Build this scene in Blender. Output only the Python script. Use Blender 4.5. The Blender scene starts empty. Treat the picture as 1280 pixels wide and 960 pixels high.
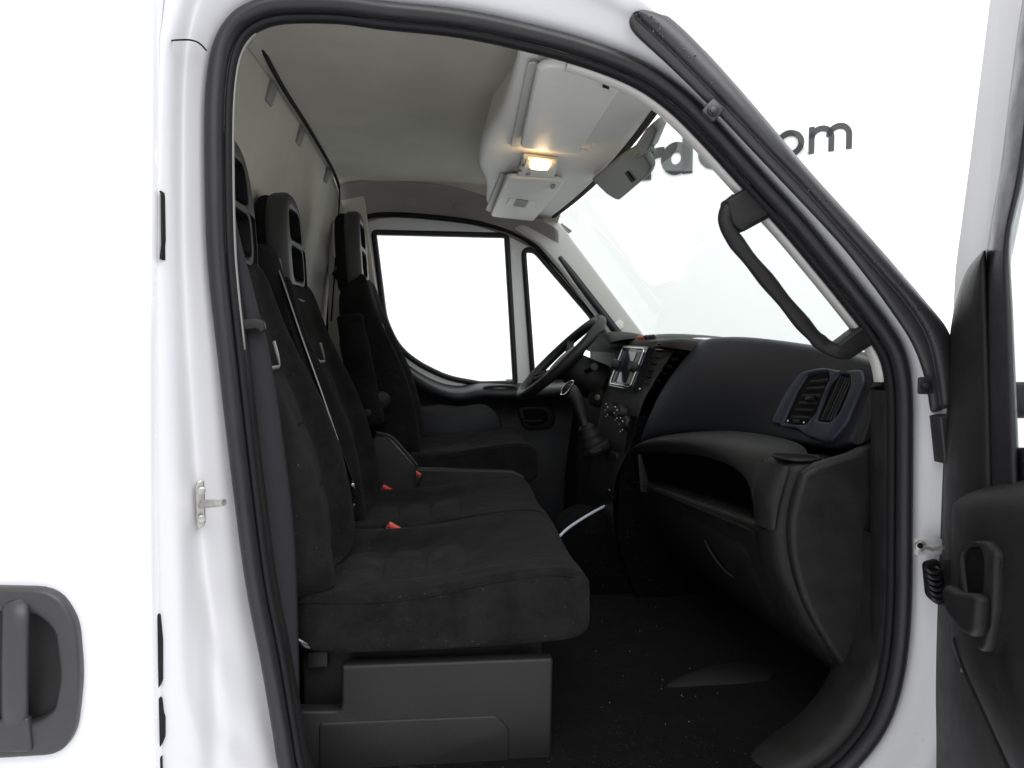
import bpy, bmesh, math, random
from mathutils import Vector, Matrix
random.seed(4)
scene = bpy.context.scene
COL = scene.collection
V = Vector
R = math.radians

# ------------------------------------------------------------------ camera
CZ = 1.62                                   # eye height above the studio floor
CAM = V((0.0, -1.15, CZ))
FPX = 900.0                                 # focal length in photo pixels (1280 wide)
YAW, PITCH = math.atan(86 / 900), math.atan(47 / 900)
cam_d = bpy.data.cameras.new('camera')
cam_d.sensor_width = 36; cam_d.lens = FPX * 36 / 1280
cam_d.clip_start = 0.01; cam_d.clip_end = 200
cam = bpy.data.objects.new('camera', cam_d); COL.objects.link(cam)
cam.location = CAM
cam.rotation_euler = (R(90) - PITCH, 0, -YAW)
scene.camera = cam

# ------------------------------------------------------------------ world and lamps (white photo studio)
world = bpy.data.worlds.new('World'); scene.world = world; world.use_nodes = True
bg = world.node_tree.nodes['Background']
bg.inputs[0].default_value = (0.95, 0.97, 1.0, 1); bg.inputs[1].default_value = 0.64


def area(name, loc, target, sx, sy, power, col=(1, 1, 1)):
    d = bpy.data.lights.new(name, 'AREA'); d.shape = 'RECTANGLE'; d.size = sx; d.size_y = sy
    d.energy = power; d.color = col
    o = bpy.data.objects.new(name, d); COL.objects.link(o); o.location = loc
    o.rotation_euler = (V(target) - V(loc)).to_track_quat('-Z', 'Y').to_euler()
    return o


area('studio_softbox_overhead', (1.2, -2.2, 4.6), (0.2, 0.4, 1.4), 5.0, 3.0, 140)
area('added_wall_light_front', (2.6, 0.6, 4.2), (5.2, 3.4, 1.2), 3.0, 2.0, 52)  # unseen lamp, added to push the lettered wall to white
area('added_wall_light_far', (-0.4, 3.2, 4.4), (0.2, 6.5, 0.8), 4.0, 2.0, 72)  # second unseen lamp, added to brighten wall and floor beyond the van

scene.view_settings.view_transform = 'Standard'
scene.view_settings.look = 'None'
scene.view_settings.exposure = 0.68
scene.view_settings.gamma = 1.0
scene.view_settings.use_curve_mapping = False
scene.render.engine = 'CYCLES'
scene.cycles.use_denoising = True
scene.cycles.max_bounces = 8
scene.cycles.transparent_max_bounces = 16

# ------------------------------------------------------------------ measuring the photograph
Fv = V((math.sin(YAW) * math.cos(PITCH), math.cos(YAW) * math.cos(PITCH), -math.sin(PITCH)))
Rv = V((math.cos(YAW), -math.sin(YAW), 0)); Uv = Rv.cross(Fv)


def ray(px, py):
    return Fv + Rv * ((px - 640) / FPX) + Uv * (-(py - 480) / FPX)


def at(px, py, Y):                      # the measured point in the lengthwise plane y = Y
    d = ray(px, py); return CAM + d * ((Y - CAM.y) / d.y)


def onz(px, py, z):                     # ... in the level plane z (z relative to eye height)
    d = ray(px, py); return CAM + d * (z / d.z)


def onp(px, py, p0, n):                 # ... in any plane
    d = ray(px, py); return CAM + d * ((V(p0) - CAM).dot(n) / d.dot(n))


# ------------------------------------------------------------------ materials
def new_mat(name):
    m = bpy.data.materials.new(name); m.use_nodes = True
    return m, m.node_tree.nodes, m.node_tree.links, m.node_tree.nodes['Principled BSDF']


def mat(name, col, rough=0.5, metal=0.0, bump=0.0, bscale=300.0, var=0.0, vscale=8.0, coat=0.0, spec=0.5,
        rvar=0.0, sheen=0.0):
    m, N, L, B = new_mat(name)
    B.inputs['Base Color'].default_value = (*col, 1)
    B.inputs['Roughness'].default_value = rough
    B.inputs['Metallic'].default_value = metal
    B.inputs['Specular IOR Level'].default_value = spec
    B.inputs['Coat Weight'].default_value = coat
    B.inputs['Coat Roughness'].default_value = 0.06
    B.inputs['Sheen Weight'].default_value = sheen
    tc = N.new('ShaderNodeTexCoord')
    if var > 0 or rvar > 0:
        n = N.new('ShaderNodeTexNoise'); n.inputs['Scale'].default_value = vscale
        n.inputs['Detail'].default_value = 7; n.inputs['Roughness'].default_value = 0.62
        L.new(tc.outputs['Object'], n.inputs['Vector'])
        if var > 0:
            r = N.new('ShaderNodeValToRGB')
            r.color_ramp.elements[0].position = 0.3; r.color_ramp.elements[1].position = 0.72
            r.color_ramp.elements[0].color = (*[c * (1 - var) for c in col], 1)
            r.color_ramp.elements[1].color = (*[min(1, c * (1 + var)) for c in col], 1)
            L.new(n.outputs['Fac'], r.inputs['Fac']); L.new(r.outputs['Color'], B.inputs['Base Color'])
        if rvar > 0:
            mr = N.new('ShaderNodeMapRange')
            mr.inputs['To Min'].default_value = max(0.02, rough - rvar)
            mr.inputs['To Max'].default_value = min(1, rough + rvar)
            mr.inputs['From Min'].default_value = 0.3; mr.inputs['From Max'].default_value = 0.7
            L.new(n.outputs['Fac'], mr.inputs['Value']); L.new(mr.outputs[0], B.inputs['Roughness'])
    if bump > 0:
        b = N.new('ShaderNodeTexNoise'); b.inputs['Scale'].default_value = bscale
        b.inputs['Detail'].default_value = 3
        L.new(tc.outputs['Object'], b.inputs['Vector'])
        bp = N.new('ShaderNodeBump'); bp.inputs['Strength'].default_value = bump
        bp.inputs['Distance'].default_value = 0.002
        L.new(b.outputs['Fac'], bp.inputs['Height']); L.new(bp.outputs['Normal'], B.inputs['Normal'])
    return m


def fabric(name, c1, c2, scale=420.0, pattern=0.0):
    """woven seat cloth: fine weave bump, slight mottling, an optional soft woven check"""
    m, N, L, B = new_mat(name)
    B.inputs['Roughness'].default_value = 0.95; B.inputs['Specular IOR Level'].default_value = 0.06
    B.inputs['Sheen Weight'].default_value = 0.02; B.inputs['Sheen Roughness'].default_value = 0.6
    tc = N.new('ShaderNodeTexCoord')
    n = N.new('ShaderNodeTexNoise'); n.inputs['Scale'].default_value = 16; n.inputs['Detail'].default_value = 9
    n.inputs['Roughness'].default_value = 0.7
    L.new(tc.outputs['Object'], n.inputs['Vector'])
    r = N.new('ShaderNodeValToRGB')
    r.color_ramp.elements[0].position = 0.32; r.color_ramp.elements[1].position = 0.75
    r.color_ramp.elements[0].color = (*c1, 1); r.color_ramp.elements[1].color = (*c2, 1)
    L.new(n.outputs['Fac'], r.inputs['Fac'])
    out = r.outputs['Color']
    if pattern > 0:
        vo = N.new('ShaderNodeTexVoronoi'); vo.distance = 'CHEBYCHEV'; vo.inputs['Scale'].default_value = 26
        L.new(tc.outputs['Object'], vo.inputs['Vector'])
        mx = N.new('ShaderNodeMixRGB'); mx.blend_type = 'MULTIPLY'; mx.inputs['Fac'].default_value = pattern
        L.new(out, mx.inputs[1]); L.new(vo.outputs['Distance'], mx.inputs[2])
        out = mx.outputs[0]
    # lint and dust specks
    sp = N.new('ShaderNodeTexNoise'); sp.inputs['Scale'].default_value = 260; sp.inputs['Detail'].default_value = 1
    L.new(tc.outputs['Object'], sp.inputs['Vector'])
    sr = N.new('ShaderNodeMapRange'); sr.inputs['From Min'].default_value = 0.72; sr.inputs['From Max'].default_value = 0.80
    L.new(sp.outputs['Fac'], sr.inputs['Value'])
    sm = N.new('ShaderNodeMixRGB'); sm.inputs[2].default_value = (0.12, 0.12, 0.11, 1)
    ml = N.new('ShaderNodeMath'); ml.operation = 'MULTIPLY'; ml.inputs[1].default_value = 0.6
    L.new(sr.outputs[0], ml.inputs[0]); L.new(ml.outputs[0], sm.inputs['Fac']); L.new(out, sm.inputs[1])
    L.new(sm.outputs[0], B.inputs['Base Color'])
    w = N.new('ShaderNodeTexWave'); w.inputs['Scale'].default_value = scale * 0.4; w.inputs['Distortion'].default_value = 1.5
    w.bands_direction = 'DIAGONAL'
    L.new(tc.outputs['Object'], w.inputs['Vector'])
    n2 = N.new('ShaderNodeTexNoise'); n2.inputs['Scale'].default_value = scale; n2.inputs['Detail'].default_value = 2
    L.new(tc.outputs['Object'], n2.inputs['Vector'])
    ad = N.new('ShaderNodeMath'); ad.operation = 'ADD'
    L.new(w.outputs['Fac'], ad.inputs[0]); L.new(n2.outputs['Fac'], ad.inputs[1])
    # soft wrinkles
    n3 = N.new('ShaderNodeTexNoise'); n3.inputs['Scale'].default_value = 9; n3.inputs['Detail'].default_value = 3
    L.new(tc.outputs['Object'], n3.inputs['Vector'])
    b1 = N.new('ShaderNodeBump'); b1.inputs['Strength'].default_value = 0.35; b1.inputs['Distance'].default_value = 0.02
    L.new(n3.outputs['Fac'], b1.inputs['Height'])
    b2 = N.new('ShaderNodeBump'); b2.inputs['Strength'].default_value = 0.35; b2.inputs['Distance'].default_value = 0.0015
    L.new(ad.outputs[0], b2.inputs['Height']); L.new(b1.outputs['Normal'], b2.inputs['Normal'])
    L.new(b2.outputs['Normal'], B.inputs['Normal'])
    return m


def glass_mat(name, tint):
    m, N, L, B = new_mat(name)
    N.remove(B); out = N['Material Output']
    tr = N.new('ShaderNodeBsdfTransparent'); tr.inputs['Color'].default_value = (*tint, 1)
    gl = N.new('ShaderNodeBsdfGlossy'); gl.inputs['Roughness'].default_value = 0.01
    lw = N.new('ShaderNodeLayerWeight'); lw.inputs['Blend'].default_value = 0.5
    pw = N.new('ShaderNodeMath'); pw.operation = 'POWER'; pw.inputs[1].default_value = 5.0
    fr = N.new('ShaderNodeMapRange'); fr.inputs['To Min'].default_value = 0.05; fr.inputs['To Max'].default_value = 0.95
    L.new(lw.outputs['Facing'], pw.inputs[0]); L.new(pw.outputs[0], fr.inputs['Value'])
    mx = N.new('ShaderNodeMixShader')
    L.new(fr.outputs[0], mx.inputs[0]); L.new(tr.outputs[0], mx.inputs[1]); L.new(gl.outputs[0], mx.inputs[2])
    L.new(mx.outputs[0], out.inputs['Surface'])
    return m


def glow(name, col, s):
    m, N, L, B = new_mat(name)
    B.inputs['Base Color'].default_value = (*col, 1)
    B.inputs['Emission Color'].default_value = (*col, 1); B.inputs['Emission Strength'].default_value = s
    return m


M = {}
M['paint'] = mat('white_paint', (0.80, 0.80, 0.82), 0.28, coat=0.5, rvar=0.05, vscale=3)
M['paint_shaded'] = mat('white_paint_jamb', (0.60, 0.595, 0.62), 0.32, coat=0.3, var=0.012, vscale=9, rvar=0.05)  # same body white, set darker so the jamb reads as shaded
M['paint_frame'] = mat('white_paint_door_frame', (0.74, 0.73, 0.745), 0.45)
M['wheel_arch'] = mat('worn_black_plastic', (0.03, 0.029, 0.028), 0.45)
M['door_card'] = mat('charcoal_door_card', (0.024, 0.025, 0.030), 0.45, bump=0.3, bscale=600, var=0.15, vscale=14, spec=0.4)
M['rubber'] = mat('black_rubber', (0.018, 0.017, 0.02), 0.42, bump=0.08, bscale=500, rvar=0.1, vscale=20, spec=0.4)
M['rubber_matt'] = mat('matt_black_rubber', (0.010, 0.010, 0.011), 0.6, bump=0.1, bscale=400, spec=0.2)
M['trim'] = mat('exterior_black_plastic', (0.034, 0.032, 0.035), 0.42, bump=0.25, bscale=600, var=0.15, vscale=12, rvar=0.08)
M['plastic'] = mat('grained_black_plastic', (0.014, 0.0135, 0.0135), 0.48, bump=0.4, bscale=600, var=0.28, vscale=22, rvar=0.06, spec=0.28)
M['plastic_navy'] = mat('grained_dark_blue_plastic', (0.011, 0.0118, 0.017), 0.45, bump=0.3, bscale=700, var=0.1, vscale=10, rvar=0.05, spec=0.3)
M['plastic_blue'] = mat('satin_slate_blue_plastic', (0.021, 0.025, 0.040), 0.42, bump=0.12, bscale=600, spec=0.35)
M['plastic_grey'] = mat('dark_grey_plastic', (0.0135, 0.013, 0.0135), 0.5, bump=0.2, bscale=600, var=0.1, vscale=12, spec=0.28)
M['plastic_headrest'] = mat('charcoal_moulded_plastic', (0.045, 0.045, 0.045), 0.48, bump=0.25, bscale=600, var=0.1, spec=0.35)
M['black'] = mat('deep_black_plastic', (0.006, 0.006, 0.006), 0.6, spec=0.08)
M['gloss'] = mat('gloss_black_plastic', (0.008, 0.008, 0.01), 0.12, coat=0.5)
M['chrome'] = mat('bright_chrome', (0.75, 0.76, 0.78), 0.12, metal=1)
M['steel'] = mat('dull_zinc_steel', (0.45, 0.44, 0.42), 0.4, metal=0.8, var=0.2, vscale=60)
M['belt'] = mat('belt_webbing', (0.018, 0.0175, 0.021), 0.75, bump=0.4, bscale=900, spec=0.2)
M['belt_light'] = mat('pale_belt_edge', (0.30, 0.30, 0.29), 0.7)
M['red'] = mat('red_button_plastic', (0.55, 0.045, 0.03), 0.4)
M['silver'] = mat('silver_reflective_tape', (0.42, 0.43, 0.42), 0.4, metal=0.1)
M['liner'] = mat('grey_headliner_felt', (0.58, 0.56, 0.50), 0.95, bump=0.5, bscale=450, var=0.07, vscale=5, spec=0.1)
M['wallfelt'] = mat('grey_bulkhead_felt', (0.60, 0.58, 0.52), 0.95, bump=0.5, bscale=450, var=0.09, vscale=4, spec=0.1)
M['cant'] = mat('taupe_cant_rail_felt', (0.34, 0.315, 0.30), 0.9, bump=0.4, bscale=450, var=0.06, vscale=6, spec=0.1)
M['ivory'] = mat('pale_grey_moulded_plastic', (0.78, 0.77, 0.74), 0.5, bump=0.12, bscale=600, var=0.03)
M['ivory_dark'] = mat('mid_grey_moulded_plastic', (0.24, 0.24, 0.23), 0.55, bump=0.12, bscale=600, var=0.03)
M['pale'] = mat('pale_pillar_trim', (0.55, 0.545, 0.52), 0.55, bump=0.15, bscale=600, var=0.03)
M['bracket'] = mat('grey_sensor_cover', (0.11, 0.125, 0.115), 0.45, bump=0.1, bscale=500)
M['seat'] = fabric('black_seat_cloth', (0.006, 0.0058, 0.0059), (0.0165, 0.016, 0.0162))
M['seat_insert'] = fabric('patterned_seat_cloth', (0.010, 0.010, 0.0103), (0.026, 0.026, 0.0263), 300, 0.35)
M['carpet'] = fabric('black_floor_carpet', (0.0012, 0.0012, 0.0012), (0.003, 0.003, 0.0029), 200)
M['glass'] = glass_mat('clear_glass', (0.96, 0.985, 0.97))
M['glass_ws'] = glass_mat('windscreen_glass', (0.62, 0.65, 0.63))
M['lamp'] = glow('lit_lamp_lens', (1.0, 0.62, 0.25), 7.0)
M['lamp_off'] = mat('clear_lamp_lens', (0.75, 0.66, 0.52), 0.25)
M['studio'] = mat('white_studio_wall', (0.90, 0.90, 0.90), 0.8)
M['studio_floor'] = mat('white_studio_floor', (0.90, 0.90, 0.90), 0.6, var=0.02)
M['letter'] = mat('dark_grey_letter', (0.02, 0.021, 0.022), 0.6)
M['white_print'] = mat('white_print', (0.85, 0.85, 0.85), 0.5)
M['orange_print'] = mat('orange_red_button', (0.5, 0.10, 0.06), 0.5)
M['cable'] = mat('white_cable', (0.62, 0.66, 0.75), 0.4)
M['screen'] = mat('dark_glossy_screen', (0.010, 0.014, 0.03), 0.08, coat=1.0)


# ------------------------------------------------------------------ geometry helpers
def empty(name, loc=(0, 0, 0), label=None, cat=None, group=None):
    o = bpy.data.objects.new(name, None); COL.objects.link(o); o.location = loc
    o.empty_display_size = 0.05
    if label: o['label'] = label
    if cat: o['category'] = cat
    if group: o['group'] = group
    return o


def mesh(name, verts, faces, m, parent=None, smooth=True, sharp=None):
    me = bpy.data.meshes.new(name)
    off = V((0, 0, 0))
    p = parent
    while p is not None:
        off += p.location; p = p.parent
    me.from_pydata([tuple(V(v) - off) for v in verts], [], faces)
    bm = bmesh.new(); bm.from_mesh(me)
    bmesh.ops.recalc_face_normals(bm, faces=bm.faces)
    bm.to_mesh(me); bm.free()
    for p_ in me.polygons: p_.use_smooth = smooth
    me.materials.append(M[m] if isinstance(m, str) else m)
    if smooth and sharp is not None:
        me.set_sharp_from_angle(angle=R(sharp))
    o = bpy.data.objects.new(name, me); COL.objects.link(o)
    if parent: o.parent = parent
    return o


def grid(name, rows, m, parent=None, cu=False, cv=False, sub=0, solid=0.0, cap=False, smooth=True, sharp=None):
    nr, nc = len(rows), len(rows[0])
    verts = [v for r in rows for v in r]; faces = []
    for i in range(nr if cu else nr - 1):
        for j in range(nc if cv else nc - 1):
            a, b = i * nc + j, i * nc + (j + 1) % nc
            c, d = ((i + 1) % nr) * nc + (j + 1) % nc, ((i + 1) % nr) * nc + j
            faces.append((a, b, c, d))
    if cap:
        faces.append(tuple(range(nc))); faces.append(tuple((nr - 1) * nc + k for k in range(nc)))
    o = mesh(name, verts, faces, m, parent, smooth, sharp)
    if solid:
        s = o.modifiers.new('thickness', 'SOLIDIFY'); s.thickness = solid; s.offset = 0
    if sub:
        s = o.modifiers.new('smooth', 'SUBSURF'); s.levels = sub; s.render_levels = sub
    return o


def catmull(pts, n=6, closed=False):
    pts = [V(p) for p in pts]; out = []; N = len(pts)
    for i in range(N if closed else N - 1):
        if closed:
            p0, p1, p2, p3 = pts[(i - 1) % N], pts[i], pts[(i + 1) % N], pts[(i + 2) % N]
        else:
            p0, p1, p2, p3 = pts[max(i - 1, 0)], pts[i], pts[i + 1], pts[min(i + 2, N - 1)]
        for k in range(n):
            t = k / n
            out.append(0.5 * ((2 * p1) + (p2 - p0) * t + (2 * p0 - 5 * p1 + 4 * p2 - p3) * t * t
                              + (3 * p1 - p0 - 3 * p2 + p3) * t ** 3))
    if not closed: out.append(pts[-1])
    return out


def roundpoly(pts, r, n=5):
    """round the corners of a 2-D or 3-D polygon"""
    pts = [V(p) for p in pts]; N = len(pts); out = []
    for i in range(N):
        a, b, c = pts[i - 1], pts[i], pts[(i + 1) % N]
        rr = r[i] if isinstance(r, (list, tuple)) else r
        d1 = min(rr, (a - b).length * 0.48); d2 = min(rr, (c - b).length * 0.48)
        if rr <= 0: out.append(b); continue
        p, q = b + (a - b).normalized() * d1, b + (c - b).normalized() * d2
        for k in range(n + 1):
            t = k / n
            out.append(p * (1 - t) ** 2 + b * 2 * t * (1 - t) + q * t * t)
    return out


def plate(name, outer, holes, thick, m, parent=None, bevel=0.0, normal=None, up=None, bres=2, shift=0.0):
    """a flat plate with holes, from coplanar 3-D outlines; thickness grows on both sides, shift along normal"""
    outer = [V(p) for p in outer]
    if normal is None: normal = V((0, -1, 0))
    n = V(normal).normalized()
    o3 = outer[0]
    u = V(up) if up is not None else V((1, 0, 0))
    u = (u - n * u.dot(n)).normalized(); v = n.cross(u)
    cu = bpy.data.curves.new(name, 'CURVE'); cu.dimensions = '2D'; cu.fill_mode = 'BOTH'
    b = min(bevel, thick * 0.49)
    cu.extrude = thick / 2 - b; cu.bevel_depth = b; cu.bevel_resolution = bres; cu.offset = -b
    for loop in [outer] + [[V(p) for p in h] for h in holes]:
        s = cu.splines.new('POLY'); s.points.add(len(loop) - 1); s.use_cyclic_u = True
        for k, p in enumerate(loop):
            d = p - o3; s.points[k].co = (d.dot(u), d.dot(v), 0, 1)
    tmp = bpy.data.objects.new('tmp', cu); COL.objects.link(tmp)
    dg = bpy.context.evaluated_depsgraph_get(); dg.update()
    me = bpy.data.meshes.new_from_object(tmp.evaluated_get(dg), depsgraph=dg)
    vs = [o3 + u * q.co.x + v * q.co.y + n * (q.co.z + shift) for q in me.vertices]
    fs = [tuple(p.vertices) for p in me.polygons]
    bpy.data.objects.remove(tmp); bpy.data.curves.remove(cu); bpy.data.meshes.remove(me)
    ob = mesh(name, vs, fs, m, parent, True)
    bm = bmesh.new(); bm.from_mesh(ob.data); bmesh.ops.remove_doubles(bm, verts=bm.verts, dist=1e-5)
    bmesh.ops.recalc_face_normals(bm, faces=bm.faces); bm.to_mesh(ob.data); bm.free()
    for p_ in ob.data.polygons: p_.use_smooth = True
    ob.data.set_sharp_from_angle(angle=R(35))
    return ob


def frames(path, closed):
    n = len(path); T = []
    for i in range(n):
        a = path[(i - 1) % n] if (closed or i > 0) else path[i]
        b = path[(i + 1) % n] if (closed or i < n - 1) else path[i]
        t = b - a
        T.append(t.normalized() if t.length > 1e-9 else V((0, 0, 1)))
    return T


def sweep(name, path, prof, N, m, parent=None, closed=True, cap=False, pclosed=True, sub=0, sharp=None):
    """sweep a profile of (inward, along N) pairs along a planar path whose plane normal is N"""
    path = [V(p) for p in path]; N = V(N).normalized(); T = frames(path, closed)
    c = sum(path, V((0, 0, 0))) / len(path)
    sgn = sum((N.cross(T[i])).dot(c - path[i]) for i in range(len(path)))
    s = 1 if sgn > 0 else -1
    rows = []
    for i, p in enumerate(path):
        a = N.cross(T[i]) * s
        rows.append([p + a * q[0] + N * q[1] for q in prof])
    return grid(name, rows, m, parent, cu=closed, cv=pclosed, cap=cap, sub=sub, sharp=sharp)


def tube(name, path, r, m, parent=None, n=10, closed=False, flat=1.0, upv=None, sub=0):
    path = [V(p) for p in path]; T = frames(path, closed)
    if not isinstance(r, (list, tuple)): r = [r] * len(path)
    up = V(upv) if upv is not None else (V((0, 0, 1)) if abs(T[0].z) < 0.9 else V((1, 0, 0)))
    rows = []
    for i, p in enumerate(path):
        a = (up - T[i] * up.dot(T[i])).normalized(); b = T[i].cross(a)
        if upv is None: up = a
        rows.append([p + (a * math.cos(2 * math.pi * k / n) + b * math.sin(2 * math.pi * k / n) * flat) * r[i] for k in range(n)])
    return grid(name, rows, m, parent, cu=closed, cv=True, cap=not closed, sub=sub, sharp=60)


def box(name, c, size, m, parent=None, bev=0.004, ax=None, seg=2):
    """bevelled box; ax = three axes"""
    bm = bmesh.new(); bmesh.ops.create_cube(bm, size=1)
    bmesh.ops.scale(bm, vec=size, verts=bm.verts)
    if bev > 0:
        bmesh.ops.bevel(bm, geom=bm.edges[:] + bm.verts[:], offset=min(bev, min(size) * 0.45), segments=seg, affect='EDGES', profile=0.5)
    X, Y, Z = ax if ax else (V((1, 0, 0)), V((0, 1, 0)), V((0, 0, 1)))
    vs = [V(c) + X * v.co.x + Y * v.co.y + Z * v.co.z for v in bm.verts]
    bm.verts.index_update()
    fs = [tuple(v.index for v in f.verts) for f in bm.faces]; bm.free()
    return mesh(name, vs, fs, m, parent, True, 40)


def disc(name, c, n, r, h, m, parent=None, seg=20, bev=0.15, r2=None):
    """short turned cylinder along n with a chamfer"""
    n = V(n).normalized(); a = n.orthogonal().normalized(); b = n.cross(a)
    r2 = r if r2 is None else r2
    prof = [(r, 0), (r + (r2 - r) * (1 - bev), h * (1 - bev)), (r2 * (1 - bev), h), (r2 * 0.02, h)]
    rows = [[V(c) + n * hh + (a * math.cos(2 * math.pi * k / seg) + b * math.sin(2 * math.pi * k / seg)) * rr for k in range(seg)] for rr, hh in prof]
    return grid(name, rows, m, parent, cv=True, cap=True, sharp=40)


def lerp(a, b, t): return a + (b - a) * t


def pl(pts, Y): return [at(x, y, Y) for x, y in pts]


def zr(z): return CZ + z


# ==================================================================== THE SETTING
WD = V((0.797, -0.604, 0)); WN = V((-0.604, -0.797, 0))      # studio back wall runs obliquely behind the van
W0 = CAM + ray(930, 250) * 6.0
wall = mesh('studio_wall', [V((W0.x, W0.y, 0)) + WD * s + V((0, 0, z)) for s, z in ((-30, -0.01), (9, -0.01), (9, 7), (-30, 7))],
            [(0, 1, 2, 3)], 'studio'); wall['kind'] = 'structure'
floor = mesh('studio_floor', [(-30, -14, 0), (20, -14, 0), (20, 32, 0), (-30, 32, 0)], [(0, 1, 2, 3)], 'studio_floor')
floor['kind'] = 'structure'

# lettering on the wall
sign = empty('wall_lettering', (W0.x, W0.y, W0.z), 'dark grey lettering of a web address on the white studio wall', 'lettering')


def wp(px, py): return onp(px, py, W0, WN)


def stroke(name, pts, w, closed=False):
    """one letter as a flat raised stroke following pts (u right, v up on the wall)"""
    return pts, w, closed


def letter(org, h, strokes, w):
    """org: 3-D baseline point; strokes in units of x-height h"""
    verts, faces = [], []
    for pts, closed in strokes:
        p2 = [V((x * h, y * h)) for x, y in pts]; n = len(p2)
        base = len(verts)
        for i in range(n):
            a = p2[(i - 1) % n] if (closed or i > 0) else p2[i]
            b = p2[(i + 1) % n] if (closed or i < n - 1) else p2[i]
            t = (b - a).normalized(); nn = V((-t.y, t.x))
            for sgn in (-1, 1):
                q = p2[i] + nn * sgn * w / 2
                for dep in (0.004, 0.022):
                    verts.append(org + WD * q.x + V((0, 0, q.y)) + WN * dep)
        m_ = n if closed else n - 1
        for i in range(m_):
            A, B = base + i * 4, base + ((i + 1) % n) * 4
            faces += [(A + 1, B + 1, B + 3, A + 3), (A, A + 1, B + 1, B), (A + 2, B + 2, B + 3, A + 3)]
        if not closed:
            faces += [(base, base + 2, base + 3, base + 1)]
            e = base + (n - 1) * 4; faces += [(e, e + 1, e + 3, e + 2)]
    return mesh('letter', verts, faces, 'letter', sign, smooth=False)


def arc(cx, cy, rx, ry, a0, a1, n=18):
    return [(cx + rx * math.cos(R(a0 + (a1 - a0) * k / n)), cy + ry * math.sin(R(a0 + (a1 - a0) * k / n))) for k in range(n + 1)]


def letter_at(px, py, hp, kind, wfrac):
    o = wp(px, py); h = (wp(px, py - hp) - o).length; w = wfrac * h; q = wfrac / 2
    e = 1 - q
    if kind == 'o': st = [(arc(0.5, 0.5, 0.52 - q, 0.5 - q, 0, 360, 28)[:-1], True)]
    if kind == 'd': st = [(arc(0.48, 0.5, 0.48 - q, 0.5 - q, 0, 360, 28)[:-1], True), ([(1.0 - q, 0), (1.0 - q, 1.42)], False)]
    if kind == 'r': st = [([(q, 0), (q, 1)], False), (arc(0.62, 0.44, 0.62 - q, 0.56 - q, 170, 75, 8), False)]
    if kind == 'c': st = [(arc(0.5, 0.5, 0.5 - q, 0.5 - q, 45, 315, 22), False)]
    if kind == 'm': st = [([(q, 0), (q, 1)], False), (arc(0.45, 0.55, 0.45 - q, 0.45 - q, 180, 0, 12) + [(0.9 - q, 0)], False),
                          (arc(1.26 - 2 * q + 0.0, 0.55, 0.45 - q, 0.45 - q, 180, 0, 12) + [(1.71 - 3 * q, 0)], False)]
    if kind == '.': st = [([(0, q), (2 * q, q)], False)]
    return letter(o, h, st, w)


letter_at(803, 226, 38, 'r', 0.31)
letter_at(827, 221, 40, 'd', 0.31)
letter_at(874, 214, 40, 'o', 0.31)
letter_at(922, 207, 36, '.', 0.22)
letter_at(938, 205, 32, 'c', 0.2)
letter_at(970, 199, 33, 'o', 0.2)
letter_at(1011, 193, 33, 'm', 0.2)

# ==================================================================== THE VAN BODY
van = empty('delivery_van', at(640, 900, 0.9), 'white delivery van body around the open passenger doorway', 'van')

# -- doorway: seal line S and outer body line O, photo pixel pairs in the doorway plane
SO = [((351, 975), (186, 975)), ((340, 915), (192, 915)), ((326, 832), (194, 832)), ((307, 735), (195, 735)),
      ((293, 630), (196, 630)), ((281, 530), (198, 530)), ((271, 440), (201, 440)), ((262, 360), (204, 360)),
      ((257, 290), (206, 290)), ((255, 170), (209, 170)), ((257, 105), (211, 90)), ((264, 58), (213, 40)), ((279, 26), (217, -30)),
      ((303, 5), (250, -85)), ((345, -8), (330, -100)), ((420, -8), (420, -105)), ((480, 0), (485, -100)),
      ((580, 11), (590, -90)), ((680, 33), (700, -70)), ((755, 55), (780, -30)), ((813, 80), (845, 20)),
      ((857, 111), (884, 70)), ((896, 149), (925, 118)), ((953, 212), (988, 190)), ((1004, 268), (1040, 248)),
      ((1044, 316), (1084, 297)), ((1085, 367), (1128, 347)), ((1115, 407), (1160, 386)), ((1134, 442), (1184, 424)),
      ((1142, 487), (1198, 478)), ((1143, 560), (1206, 560)), ((1142, 680), (1206, 680)), ((1141, 760), (1206, 770)), ((1134, 835), (1204, 860)),
      ((1118, 895), (1196, 930)), ((1090, 942), (1180, 1000)), ((1045, 985), (1130, 1070)), ((970, 1020), (1010, 1130)), ((860, 1040), (870, 1150)), ((640, 1050), (640, 1160)),
      ((450, 1040), (430, 1150)), ((375, 1015), (250, 1100))]
S3 = [at(x, y, -0.016) for (x, y), _ in SO]; O3 = [at(x, y, -0.04) for _, (x, y) in SO]
for p in S3 + O3: p.y = 0
for k in range(20, 30): O3[k] = S3[k].lerp(O3[k], 0.8)
S3 = catmull(S3, 4, True); O3 = catmull(O3, 4, True)
S3 = [p for p in S3]
NP = len(S3)
CA = [at(x, y, -0.05) for x, y in [(238, 540), (241, 700), (243, 830), (249, 870), (262, 905), (282, 935), (312, 975), (330, 1000)]]
CB = [at(x, y, -0.03) for x, y in [(258, 740), (262, 780), (270, 812), (285, 838), (300, 866), (315, 905), (327, 945), (336, 985)]]


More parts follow.
